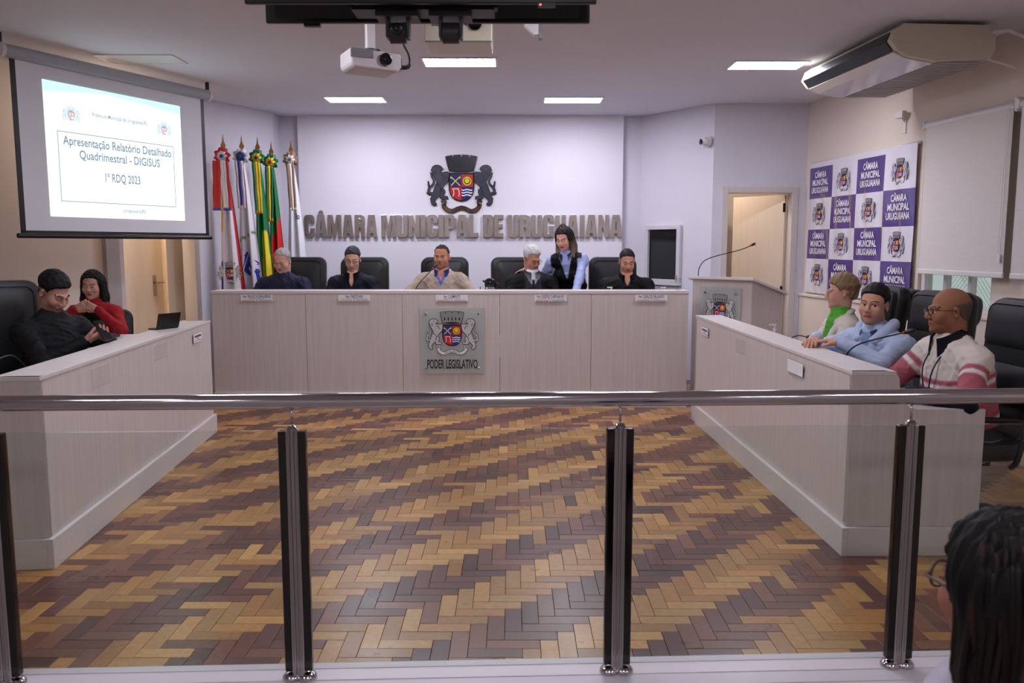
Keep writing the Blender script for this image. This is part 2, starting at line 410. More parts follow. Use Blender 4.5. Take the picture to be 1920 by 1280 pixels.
SHIELD = SHIELD + _mir(SHIELD)[::-1]
def _quart():
    tl = _u([(582,474),(806,474),(806,708),(582,708)]); tr = _mir(tl)
    bl = _u([(584,716),(806,716),(806,968),(720,955),(655,920),(608,855),(590,780)])
    return tl, tr, bl, _mir(bl)
def strip(path, w0, w1=None):
    n = len(path); L_ = []; R_ = []
    w1 = w0 if w1 is None else w1
    for i,(x,z) in enumerate(path):
        a = path[max(i-1,0)]; b = path[min(i+1,n-1)]; d = Vector((b[0]-a[0], b[1]-a[1])).normalized()
        w = (w0+(w1-w0)*i/(n-1))/2
        L_.append((x-d.y*w, z+d.x*w)); R_.append((x+d.y*w, z-d.x*w))
    return L_+R_[::-1]
def smooth_path(p, k=3):
    out = []
    for i in range(len(p)-1):
        p0 = p[max(i-1,0)]; p1 = p[i]; p2 = p[i+1]; p3 = p[min(i+2,len(p)-1)]
        for j in range(k):
            t = j/k
            out.append(tuple(.5*((2*p1[q])+(-p0[q]+p2[q])*t+(2*p0[q]-5*p1[q]+4*p2[q]-p3[q])*t*t+(-p0[q]+3*p1[q]-3*p2[q]+p3[q])*t**3) for q in range(len(p1))))
    out.append(tuple(p[-1])); return out
def grow(poly, e):
    n = len(poly); ar = sum(poly[i][0]*poly[(i+1)%n][1]-poly[(i+1)%n][0]*poly[i][1] for i in range(n)); sg = 1 if ar > 0 else -1
    out = []
    for i in range(n):
        a = Vector(poly[i-1]); b = Vector(poly[i]); c = Vector(poly[(i+1)%n])
        d1_ = (b-a).normalized(); d2_ = (c-b).normalized(); nn = Vector((d1_.y+d2_.y, -(d1_.x+d2_.x)))
        if nn.length < 1e-4: nn = Vector((d1_.y,-d1_.x))
        nn = nn.normalized()*sg; out.append((b.x+nn.x*e, b.y+nn.y*e))
    return out
SCROLL = smooth_path(_u([(455,1040),(462,1100),(530,1165),(630,1185),(730,1140),(808,1118)]),3)
SCROLL = SCROLL + [(-x,z) for x,z in SCROLL[-2::-1]]
CURL = smooth_path(_u([(405,1012),(440,985),(490,990),(480,1040),(458,1080)]),2)
def crest(pal, depth, layer, outline=True):
    """pal: dict of material indices; returns dict of MB per part"""
    P = {k:MB() for k in ('crown','lion','lion2','shield','scroll')}
    def put(part, poly, lv, m, flip=False):
        poly = _mir(poly) if flip else poly
        P[part].prism([(x,z) for x,z in poly], -depth-lv*layer, 0 if lv == 0 else -depth-(lv-1)*layer, m)
    e = .012
    put('crown', grow(CROWN, e) if outline else CROWN, 0, pal['line']); put('crown', CROWN if outline else grow(CROWN,-.008), 1, pal['crown'])
    for k in (-2,-1,0,1,2):
        cx = 808+k*95; put('crown', _u([(cx-16,330),(cx-16,270),(cx,240),(cx+16,270),(cx+16,330)]), 2, pal['line'])
    put('crown', _u([(600,392),(700,375),(808,368),(916,375),(1016,392),(916,408),(808,412),(700,408)]), 2, pal['line'])
    for fl,part in ((False,'lion'),(True,'lion2')):
        put(part, grow(LION, e) if outline else LION, 0, pal['line'], fl); put(part, LION if outline else grow(LION,-.01), 1, pal['lion'], fl)
        for tp,w_ in ((TAIL,.034),(TAILB,.022),(TAILC,.022)):
            sp_ = smooth_path(tp,3)
            put(part, strip(sp_, w_+.016, .02), 0, pal['line'], fl); put(part, strip(sp_, w_-.004, .008), 1, pal['lion'], fl)
        put(part, TONGUE, 0, pal['line'], fl)
        # inner drawing: eye, mane, haunch
        for st_ in ([(320,345),(350,345)],[(285,400),(300,450),(290,480)],[(400,470),(470,500),(480,560)],[(370,690),(410,750),(385,850)],[(330,640),(350,700)],[(380,395),(400,388)]):
            put(part, strip(_u(st_), .012), 2, pal['line'], fl)
    put('shield', SHIELD, 0, pal['line'])
    for q,cn in zip(_quart(), ('blue','red','red','blue')): put('shield', q, 1, pal[cn])
    for a,b in (((600,690),(775,515)),((780,690),(603,515))):
        put('shield', strip(_u([a,b]), .013), 2, pal['yellow'])
    for cx,s_ in ((612,-1),(766,1)):
        put('shield', _u([(cx+s_*18,498),(cx+s_*2,528),(cx-s_*14,540),(cx+s_*4,556),(cx+s_*26,540)]), 2, pal['yellow'])
    ring = [(math.cos(2*math.pi*i/24), math.sin(2*math.pi*i/24)) for i in range(24)]
    cx,cz = _u([(920,600)])[0]
    put('shield', [(cx+.062*a,cz+.062*b) for a,b in ring], 2, pal['yellow']); put('shield', [(cx+.046*a,cz+.046*b) for a,b in ring], 3, pal['line'])
    put('shield', [(cx+.034*a,cz+.034*b+.003) for a,b in ring], 4, pal['yellow']); put('shield', _u([(890,545),(920,505),(950,545)]), 4, pal['yellow'])
    for i in range(15):   # chain
        t = i/14
        if t < .36: x,y = 640+18*math.sin(t*9), 890-(t/.36)*140
        elif t < .64: x,y = 640+(t-.36)/.28*110, 750
        else: x,y = 750+14*math.sin(t*9), 750+(t-.64)/.36*140
        xx,zz = _u([(x,y)])[0]; put('shield', [(xx+.0085*a,zz+.0085*b) for a,b in ring[::3]], 2, pal['white'])
    for k in range(3):
        y0_ = 770+k*52; wv = [(812+i*19, y0_+9*math.sin(i*.85)) for i in range(12)]
        if k == 2: wv = wv[:11]
        put('shield', strip(_u(wv), .016), 2, pal['white'])
    put('scroll', strip(SCROLL, .066), 0, pal['line']); put('scroll', strip(SCROLL, .048), 1, pal['scroll'])
    for fl in (False,True):
        put('scroll', strip(CURL, .035, .03), 0, pal['line'], fl); put('scroll', strip(CURL, .018, .014), 1, pal['scroll'], fl)
    v,f = TXT['scroll']; wtx = v[:,0].max()-v[:,0].min(); sz = .30/wtx
    for part_pts in (v,):
        vs = []
        for p in part_pts:
            x = p[0]*sz; i = min(range(len(SCROLL)), key=lambda q: abs(SCROLL[q][0]-x)); vs.append((x, -depth-1.5*layer, SCROLL[i][1]+(p[1]-.36)*sz*.9))
        P['scroll'].add(vs, f, pal['text'])
    return P
def merge(P):
    q = MB()
    for k in P.values(): q.add(k.v, k.f); q.m[-len(k.f):] = k.m
    return q
PAL = dict(line=0,crown=1,lion=2,blue=3,red=4,yellow=5,white=6,scroll=7,text=8)
M_slate = mat('slate_enamel', (62,62,76), .22, var=.2, vscale=20); M_iron = mat('black_enamel', (26,26,32), .25)
M_gold = mat('patinated_gold_sheet', (160,140,116), .12, metal=1, var=.3, vscale=9)
M_blk = mat('black_line_enamel', (14,13,18), .3)
M_pale = mat('pale_grey_print', (190,190,190), .5); M_crownp = mat('grey_stone_print', (140,140,142), .5)
CM_wall = [M_blk,M_iron,M_slate,mat('blue_enamel',(28,30,110),.3),mat('red_enamel',(186,36,36),.3),mat('yellow_enamel',(214,208,50),.3),M_whiteprint,M_gold,M_blk]
CM_print = [M_ink,M_crownp,M_pale,M_blue,M_red,M_yel,M_whiteprint,M_whiteprint,M_ink]

# wall emblem and lettering
wc = thing('wall_crest', 'dark coat of arms with crown, two lions and shield on white wall', 'coat of arms', (-.607,10.098,2.30))
P = crest(PAL, .012, .003, outline=True)
for nm,src in (('crown','crown'),('lion','lion'),('lion','lion2'),('shield','shield'),('scroll','scroll')):
    q = MB(); q.add([(x*.835,y,z*.835) for x,y,z in P[src].v], P[src].f); q.m = P[src].m; mesh_obj(nm, q, CM_wall, wc)
wl = thing('wall_lettering', 'steel raised capital lettering CÂMARA MUNICIPAL DE URUGUAIANA across white wall', 'sign', (0,10.098,0))
M_letter = mat('brushed_bronze_steel', (196,186,180), .22, metal=.85, var=.12, vscale=5)
words = [('CÂMARA',-2.508,-1.628),('MUNICIPAL',-1.577,-.405),('DE',-.351,-.103),('URUGUAIANA',-.053,1.322)]
S_ = .235
def _rr(x0,x1,z0,z1,c,which='tl tr bl br'):     # rectangle with cut (rounded) corners, counter-clockwise
    out = []
    for nm,cx,cz,a0 in (('br',x1-c,z0+c,270),('tr',x1-c,z1-c,0),('tl',x0+c,z1-c,90),('bl',x0+c,z0+c,180)):
        if nm in which: out += [(cx+c*math.cos(R(a0+30*k_)), cz+c*math.sin(R(a0+30*k_))) for k_ in range(4)]
        else: out.append({'br':(x1,z0),'tr':(x1,z1),'tl':(x0,z1),'bl':(x0,z0)}[nm])
    return out
def glyph(ch):
    """heavy condensed capitals, height 1: list of (outer loop, [holes]) and width"""
    s_ = S_
    if ch == 'I': return [(_rr(0,s_+.02,0,1,0,''),[])], s_+.02
    if ch == 'L': return [([(0,0),(.5,0),(.5,.2),(s_,.2),(s_,1),(0,1)],[])], .5
    if ch == 'E': return [([(0,0),(.52,0),(.52,.19),(s_,.19),(s_,.41),(.48,.41),(.48,.59),(s_,.59),(s_,.81),(.52,.81),(.52,1),(0,1)],[])], .52
    if ch == 'D': return [(_rr(0,.58,0,1,.16,'tr br'),[_rr(s_,.58-s_,.17,.83,.05,'tr br')])], .58
    if ch == 'U': return [([(0,1),(0,.14),(.04,.05),(.13,0),(.45,0),(.54,.05),(.58,.14),(.58,1),(.58-s_,1),(.58-s_,.2),(.33,.165),(.25,.165),(s_,.2),(s_,1)],[])], .58
    if ch in 'CG':
        c = [(0,.15),(.04,.05),(.14,0),(.44,0),(.54,.05),(.58,.15)]
        if ch == 'C': return [(c+[(.58,.40),(.58-s_,.40),(.58-s_,.2),(.33,.165),(.25,.165),(s_,.2),(s_,.8),(.25,.835),(.33,.835),(.58-s_,.8),(.58-s_,.62),(.58,.62),(.58,.85),(.54,.95),(.44,1),(.14,1),(.04,.95),(0,.85)],[])], .58
        return [([(0,.15),(.04,.05),(.14,0),(.36,0),(.42,.06),(.44,0),(.58,0),(.58,.53),(.31,.53),(.31,.38),(.345,.38),(.345,.2),(.33,.165),(.25,.165),(s_,.2),(s_,.8),(.25,.835),(.33,.835),(.345,.8),(.345,.66),(.58,.66),(.58,.85),(.54,.95),(.44,1),(.14,1),(.04,.95),(0,.85)],[])], .58
    if ch == 'N': return [([(0,0),(.2,0),(.2,.50),(.37,0),(.57,0),(.57,1),(.37,1),(.37,.55),(.2,1),(0,1)],[])], .57
    if ch == 'M': return [([(0,0),(.19,0),(.19,.66),(.315,0),(.445,0),(.57,.66),(.57,0),(.76,0),(.76,1),(.49,1),(.38,.48),(.27,1),(0,1)],[])], .76
    if ch == 'P': return [(_rr(0,s_,0,.5,0,'')[:0]+[(0,0),(s_,0),(s_,.36),(.40,.36),(.50,.40),(.55,.50),(.55,.86),(.50,.96),(.40,1),(0,1)],[[(s_,.52),(.33,.54),(.33,.82),(s_,.84)]])], .55
    if ch == 'R': return [([(0,0),(s_,0),(s_,.42),(.31,.42),(.345,.36),(.345,0),(.57,0),(.57,.38),(.54,.46),(.48,.50),(.55,.56),(.57,.64),(.57,.86),(.52,.96),(.42,1),(0,1)],[[(s_,.58),(.34,.60),(.34,.82),(s_,.84)]])], .57
    A = [([(0,0),(.21,0),(.235,.17),(.385,.17),(.41,0),(.62,0),(.49,1),(.13,1)],[[(.255,.33),(.365,.33),(.315,.74),(.305,.74)]])]
    if ch == 'Â': A.append(([(.15,1.06),(.26,1.06),(.31,1.12),(.36,1.06),(.47,1.06),(.37,1.2),(.25,1.2)],[]))
    return A, .62
from mathutils.geometry import tessellate_polygon
def letter_mesh(ch, x, k, h_, z0, y0, y1):
    q = MB(); loops,wd_ = glyph(ch)
    for outer,holes in loops:
        ls_ = [outer]+holes; pts = [p for l in ls_ for p in l]; tr = tessellate_polygon([[Vector((p[0],p[1],0)) for p in l] for l in ls_]); n = len(pts)
        P_ = [(x+p[0]*k, z0+p[1]*h_) for p in pts]
        def o(t):
            a,b,c = [P_[i_] for i_ in t]; return tuple(t) if (b[0]-a[0])*(c[1]-a[1])-(b[1]-a[1])*(c[0]-a[0]) > 0 else tuple(t)[::-1]
        tr = [o(t) for t in tr]; vs = [(p[0],y0,p[1]) for p in P_]+[(p[0],y1,p[1]) for p in P_]; fs = tr+[tuple(i_+n for i_ in t[::-1]) for t in tr]; st = 0
        for li,l in enumerate(ls_):
            m_ = len(l); ar = sum(l[i_][0]*l[(i_+1)%m_][1]-l[(i_+1)%m_][0]*l[i_][1] for i_ in range(m_)); cw_ = (ar < 0) != (li > 0)
            for i_ in range(m_):
                a,b = st+i_,st+(i_+1)%m_; f_ = (a,a+n,b+n,b); fs.append(f_[::-1] if cw_ != (li > 0) else f_)
            st += m_
        q.add(vs,fs)
    return q
for wd,x0,x1 in words:
    ws_ = [glyph(c)[1] for c in wd]; gap = .014; k = (x1-x0-gap*(len(wd)-1))/sum(ws_); x = x0
    for c,w_ in zip(wd,ws_):
        mesh_obj('letter', letter_mesh(c,x,k,.268,1.655,-.036,-.004), M_letter, wl, bevel=.002); x += w_*k+gap

# ------------------------------------------------------------------ front desk
fd = thing('front_desk', 'long pale wood front desk of five panels below the wall lettering', 'desk', (0,7.9,0))
JX = [-2.878,-1.976,-1.052,-.118,.76,1.69]
for i in range(5):
    q = MB(); q.box(JX[i]+.0015,JX[i+1]-.0015,0,.03,.15,1.10); mesh_obj('front_panel', q, M_lam, fd, bevel=.002)
q = MB(); q.box(-2.878,1.69,-.022,.03,.0,.15); mesh_obj('plinth', q, M_lamh, fd, bevel=.003)
q = MB(); q.box(-2.883,1.695,-.004,.25,1.10,1.13); mesh_obj('ledge', q, M_lamh, fd, bevel=.003)
q = MB(); q.box(-2.84,1.655,.05,.50,.92,.95); mesh_obj('work_surface', q, M_lamh, fd, bevel=.003)
for x in (-2.878,1.66):
    q = MB(); q.prism([(.032,.0),(.11,.0),(.11,.2),(.5,.2),(.5,.95),(.27,.98),(.25,1.098),(.032,1.098)][::-1],0,.03,0,Matrix(((0,1,0,x),(1,0,0,0),(0,0,1,0),(0,0,0,1)))); mesh_obj('end_panel', q, M_lam, fd)
# plaque
def plaque(loc, rz, w_, h_, label, text, cs, cz):
    t = thing('acrylic_plaque', label, 'plaque', loc, rz)
    q = MB(); q.box(-w_/2,w_/2,-.022,-.016,-h_/2,h_/2); mesh_obj('acrylic_sheet', q, mat('frosted_acrylic',(196,204,202),.22,alpha=.42), t, bevel=.001)
    P_ = merge(crest(PAL,.0008,.0004)); q = MB(); q.add([(x*cs,y-.0225,z*cs+cz) for x,y,z in P_.v],P_.f); q.m = P_.m
    o = mesh_obj('emblem', q, CM_print, t)
    if text:
        q = MB(); txt(q,'poder',.122,0,-h_/2+.052,-.0228,fit=w_*.79); mesh_obj('lettering', q, M_ink, t)
    for sx in (-1,1):
        for sz in (-1,1):
            q = MB(); q.lathe([(.011,0),(.011,.026),(.008,.029),(.001,.029)],14,0,TR(sx*(w_/2-.055),-.0005,sz*(h_/2-.055),0,R(90))); mesh_obj('standoff', q, M_chrome, t, smooth='auto')
plaque((-.574,7.898,.651),0,.615,.635,'glass plaque with coat of arms and PODER LEGISLATIVO on front desk',True,.51,.082)
# name plates
def nameplate(loc, rz, key, sub, label, w_=.305, h_=.064, card=True, tilt=0):
    t = thing('name_plate', label, 'name plate', loc, rz, 'name plates on the desks')
    q = MB(); q.box(-w_/2-.004,w_/2+.004,-.010,-.008,-h_/2-.003,h_/2+.003); q.box(-w_/2-.004,w_/2+.004,-.010,-.0005,h_/2+.001,h_/2+.004); q.box(-w_/2-.004,w_/2+.004,-.010,-.0005,-h_/2-.004,-h_/2-.001)
    mesh_obj('holder', q, M_acryl, t)
    if card:
        q = MB(); q.box(-w_/2,w_/2,-.0125,-.0105,-h_/2,h_/2); mesh_obj('card', q, M_paper, t)
        if key:
            q = MB()
            if key == 'blur':      # print too small to read in the photograph
                for k_,(a,b) in enumerate(((-.42,-.36),(-.31,-.22),(-.21,-.10),(-.08,.02),(.03,.12),(.14,.26),(.28,.40))): q.box(a*w_,b*w_,-.0129,-.0126,.004,.019+.002*(k_%2))
                for a,b in ((-.16,-.05),(-.03,.09),(.11,.17)): q.box(a*w_,b*w_,-.0129,-.0126,-.010,-.004)
            else: txt(q,key,.040,0,.001,-.0128,fit=w_*{'np1':.88,'np2':.55,'np3':.52,'np4':.86,'np5':.82}.get(key,.8))
            if sub: txt(q,sub,.013,0,-.012,-.0128,fit=w_*(.82 if sub in('np2b','np4b') else .48))
            q.add([(-.004,-.0128,-.026),(.004,-.0128,-.026),(.004,-.0128,-.018),(-.004,-.0128,-.018)],[(0,1,2,3)])
            mesh_obj('lettering', q, M_ink, t)
            for s_,mm in ((-1,M_red),(1,M_blue)):
                q = MB(); q.box(s_*w_*.26-w_*.2,s_*w_*.26+w_*.2,-.0130,-.0124,-.0245,-.020); mesh_obj('stripe', q, mm, t)
for (x,k,s_,lb) in ((-2.437,'np1','np1b','white name plate below the man in navy sweater'),(-1.506,'np2','np2b','white name plate below the man in dark shirt with glasses'),
                    (-.575,'np3','np3b','white name plate above the glass plaque'),(.367,'np4','np4b','white name plate below the grey-haired man'),(1.33,'np5','np5b','white name plate at the lectern end of the front desk')):
    nameplate((x,7.899,1.062),0,k,s_,lb)

# ------------------------------------------------------------------ side desks
def side_desk(name, label, p0, p1, side, dep=.70, ws=.56):
    """front face runs from near base corner p0 to far base corner p1; side=+1: seats on the +x side"""
    p0 = Vector(p0); p1 = Vector(p1); d = p1-p0; L_ = d.length
    ang = math.atan2(d.y,d.x)-R(90)
    t = thing(name, label, 'desk', (p0.x,p0.y,0), ang)
    q = MB(); q.box(0,.03,0,L_,0,.15) if side > 0 else q.box(-.03,0,0,L_,0,.15); q.box(.03*side if side>0 else -dep-.004,dep+.004 if side>0 else -.03,0,.02,0,.15)
    mesh_obj('plinth', q, M_lamh, t, bevel=.003)
    n = 3; 
    for i in range(n):
        a,b = .02+i*(L_-.03)/n,.02+(i+1)*(L_-.03)/n
        q = MB(); x0_,x1_ = sorted((side*.022,side*.05)); q.box(x0_,x1_,a+.001,b-.001,.15,.925); mesh_obj('front_panel', q, M_lam, t, bevel=.002)
    for i in range(2):
        q = MB(); x0_,x1_ = sorted((side*.018,side*.24)); a,b = (.016,L_*.5) if i == 0 else (L_*.5+.001,L_-.005); q.box(x0_,x1_,a,b,.925,.945); mesh_obj('ledge', q, M_lamh, t, bevel=.002)
    q = MB(); x0_,x1_ = sorted((side*.06,side*ws)); q.box(x0_,x1_,.055,L_-.04,.72,.75); mesh_obj('work_surface', q, M_lamh, t, bevel=.002)
    prof = [(.022,.15),(dep,.15),(dep,.752),(.36,.752)]
    prof += [(.36-.10*math.sin(a_)*.9, .752+.09*(1-math.cos(a_))) for a_ in (R(30),R(60),R(90))]
    prof += [(.262,.87)]+[(.215+.045*math.cos(a_), .893+.05*math.sin(a_)) for a_ in (R(15),R(45),R(75))]+[(.20,.945),(.022,.945)]
    for yy in (.02,L_-.05):
        q = MB(); q.prism([(side*x,z) for x,z in prof], yy, yy+.03); mesh_obj('end_panel', q, M_lam, t)
    return t, ang
ldesk, lda = side_desk('side_desk','pale wood side desk under the projection screen',(-2.225,3.867),(-2.493,6.864),-1,.58,.40)
rdesk, rda = side_desk('side_desk','pale wood side desk with curved end in front of three seated people',(1.667,4.033),(1.619,7.36),1)
def on_desk(p0,p1,t,z,off):   # point on the front face of a side desk
    p0 = Vector(p0); p1 = Vector(p1); p = p0+(p1-p0)*t; return (p.x+off,p.y,z)
L0,L1,R0_,R1_ = (-2.225,3.867),(-2.493,6.864),(1.667,4.033),(1.619,7.36)
nameplate(on_desk(L0,L1,.86,.845,-.0215),lda+R(90),'blur',None,'small white name plate on the left side desk near the laptop',.22,.07)
nameplate(on_desk(L0,L1,.235,.835,-.0215),lda+R(90),None,None,'empty clear acrylic card holder nearest the camera on the left side desk',.26,.10,card=False)
nameplate(on_desk(L0,L1,.57,.845,-.0215),lda+R(90),None,None,'empty clear acrylic card holder midway along the left side desk',.26,.09,card=False)
nameplate(on_desk(R0_,R1_,.885,.835,.0215),rda-R(90),'blur',None,'small white name plate on the right side desk near the lectern',.22,.07)
nameplate(on_desk(R0_,R1_,.57,.835,.0215),rda-R(90),None,None,'empty clear acrylic card holder on the right side desk',.24,.09,card=False)
nameplate(on_desk(R0_,R1_,.235,.85,.0215),rda-R(90),None,None,'blank white name card nearest the curved end of the right desk',.25,.075)

# ------------------------------------------------------------------ lectern
lt = thing('lectern','pale wood lectern with sloping top beside the front desk','lectern',(2.025,7.995,0),R(-45))
q = MB()
hf,hb = 1.222,1.075
side_p = [(.03,0),(.60,0),(.60,hb),(.03,hf)]
for x0_,x1_ in ((-.325,-.295),(.295,.325)):
    q = MB(); q.prism(side_p,x0_,x1_,0,Matrix(((0,1,0,0),(1,0,0,0),(0,0,1,0),(0,0,0,1)))); mesh_obj('side_panel', q, M_lam, lt)
q = MB(); q.box(-.325,.325,0,.03,.10,hf+.004); mesh_obj('front_panel', q, M_lam, lt, bevel=.002)
q = MB(); q.box(-.30,.30,.02,.03,0,.10); mesh_obj('toe_kick', q, M_lamh, lt)
q = MB(); q.prism([(-.045,hf+.012),(.655,hb-.005),(.655,hb+.022),(-.045,hf+.04)],-.36,.36,0,Matrix(((0,1,0,0),(1,0,0,0),(0,0,1,0),(0,0,0,1)))); mesh_obj('sloping_top', q, M_lamh, lt, bevel=.003)
q = MB(); q.box(-.29,.29,.05,.58,.85,.872); mesh_obj('shelf', q, M_lam, lt)
pm = TR(2.025,7.995,0,R(-45)) @ Vector((.0,-.001,.93))
plaque(tuple(pm),R(-45),.44,.46,'small glass plaque with coat of arms on the lectern',False,.36,.02)
def gooseneck(name,label,pts,red=True,base=True,headr=.012,grp='gooseneck microphones'):
    b0 = Vector(pts[0]); t = thing(name,label,'microphone',tuple(b0),0,grp)
    loc = [tuple(Vector(p)-b0) for p in smooth_path([tuple(p) for p in pts],5)]
    if base:
        q = MB(); q.lathe([(.05,0),(.05,.012),(.02,.026),(.008,.035),(.001,.036)],18); mesh_obj('base', q, M_black, t, smooth='auto')
    q = MB(); q.tube([(loc[0][0],loc[0][1],.005 if not base else .03)]+loc[1:],.0045,8); mesh_obj('stem', q, M_black, t, smooth=True)
    e = Vector(loc[-1]); d = (e-Vector(loc[-2])).normalized()
    q = MB(); q.tube([e-d*.008,e+d*.012,e+d*.045,e+d*.055],[.006,headr,headr*1.15,headr*.5],12); mesh_obj('capsule', q, M_black, t, smooth=True)
    if red:
        q = MB(); q.tube([e-d*.012,e-d*.001],[.0085,.0095],12); mesh_obj('light_ring', q, mat('red_ring',(190,40,40),.4), t, smooth=True)
lp = TR(2.025,7.995,0,R(-45))
a_ = lp @ Vector((-.30,.06,hf+.02)); e_ = lp @ Vector((.10,.36,1.56))
gooseneck('gooseneck_microphone','slim black gooseneck microphone rising from the lectern',[tuple(a_),(a_.x+.01,a_.y+.01,1.34),(a_.x+.10,a_.y+.02,1.43),(e_.x-.12,e_.y-.03,1.515),tuple(e_)],base=False)

# ------------------------------------------------------------------ projection screen
SD = Vector((.804,1.86)).normalized(); sa = math.atan2(SD.y,SD.x)
sc = thing('projection_screen','white pull-down projection screen showing a slide, left wall','screen',(-3.704,6.219,0),sa)
q = MB(); q.box(.06,1.96,-.002,.002,1.655,2.94); mesh_obj('screen_fabric', q, mat('matte_screen_fabric',(226,227,234),.85), sc)
q = MB(); q.box(.045,.085,-.0035,.0035,1.655,2.94); q.box(1.935,1.975,-.0035,.0035,1.655,2.94); q.box(.045,1.975,-.0035,.0035,1.655,1.675); mesh_obj('black_border', q, M_black, sc)
q = MB(); q.tube([(.02,0,1.635),(2.0,0,1.635)],.019,12); mesh_obj('bottom_bar', q, M_black, sc, smooth='auto')
q = MB(); q.tube([(-.02,.0,2.975),(2.04,.0,2.975)],.05,20); mesh_obj('roller_case', q, mat('grey_white_case',(168,172,180),.4), sc, smooth='auto')
for x in (-.035,2.02):
    q = MB(); q.tube([(x,0,2.975),(x+.03,0,2.975)],.054,20); mesh_obj('end_cap', q, M_white, sc, smooth='auto')
    q = MB(); q.box(x+.0,x+.025,-.012,.012,3.01,3.098); mesh_obj('hanger', q, M_darkchrome, sc)
SLW = emis('glowing_white',(.88,1.0,1.0),1.25); SLB = emis('glowing_pale_blue',(.50,.88,.95),1.25); SLT = emis('glowing_text',(.26,.34,.46),.8); SLF = emis('glowing_faint_text',(.62,.74,.80),1.15)  # slide colours glow by themselves in place of projector light
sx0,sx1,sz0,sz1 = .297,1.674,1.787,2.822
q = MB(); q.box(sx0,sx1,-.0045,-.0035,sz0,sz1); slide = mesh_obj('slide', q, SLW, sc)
q = MB()
def curve_band(f0,f1,m):
    n = 24; pts = [(sx0+(sx1-sx0)*i/n, f0(i/n)) for i in range(n+1)]+[(sx0+(sx1-sx0)*i/n, f1(i/n)) for i in range(n,-1,-1)]
    q.prism(pts,-.0052,-.0046,m)
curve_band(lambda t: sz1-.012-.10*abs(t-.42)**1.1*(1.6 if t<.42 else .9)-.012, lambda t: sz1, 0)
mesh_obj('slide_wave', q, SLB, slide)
sxc = (sx0+sx1)/2
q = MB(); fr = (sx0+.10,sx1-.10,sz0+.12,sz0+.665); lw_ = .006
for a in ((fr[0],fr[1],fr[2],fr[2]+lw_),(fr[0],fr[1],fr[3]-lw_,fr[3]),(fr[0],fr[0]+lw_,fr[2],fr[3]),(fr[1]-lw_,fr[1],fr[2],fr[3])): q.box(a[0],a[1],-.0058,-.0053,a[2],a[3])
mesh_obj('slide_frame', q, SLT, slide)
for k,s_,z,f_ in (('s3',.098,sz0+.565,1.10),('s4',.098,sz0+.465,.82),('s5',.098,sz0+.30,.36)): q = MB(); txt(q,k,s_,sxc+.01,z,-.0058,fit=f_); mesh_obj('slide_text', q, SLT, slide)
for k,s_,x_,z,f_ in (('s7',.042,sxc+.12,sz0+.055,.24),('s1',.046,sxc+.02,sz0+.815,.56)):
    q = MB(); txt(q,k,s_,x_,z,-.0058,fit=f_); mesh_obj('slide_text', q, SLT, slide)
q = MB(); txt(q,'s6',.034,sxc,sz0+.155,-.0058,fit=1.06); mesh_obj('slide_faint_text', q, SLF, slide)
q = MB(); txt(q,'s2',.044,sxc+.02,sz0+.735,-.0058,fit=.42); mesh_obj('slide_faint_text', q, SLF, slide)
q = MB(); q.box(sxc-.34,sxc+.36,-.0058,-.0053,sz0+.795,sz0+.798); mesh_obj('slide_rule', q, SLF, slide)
CM_sl = [SLT,SLF,SLF,emis('glowing_blue',(.40,.50,.95),1.1),emis('glowing_red',(.95,.30,.32),1.1),emis('glowing_yellow',(.95,.85,.3),1.2),SLW,SLW,SLT]
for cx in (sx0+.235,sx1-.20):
    P_ = merge(crest(PAL,.0002,.0001)); q = MB(); q.add([(x*.165+cx,y-.0053,z*.165+sz0+.80) for x,y,z in P_.v],P_.f); q.m = P_.m; mesh_obj('slide_crest', q, CM_sl, slide)

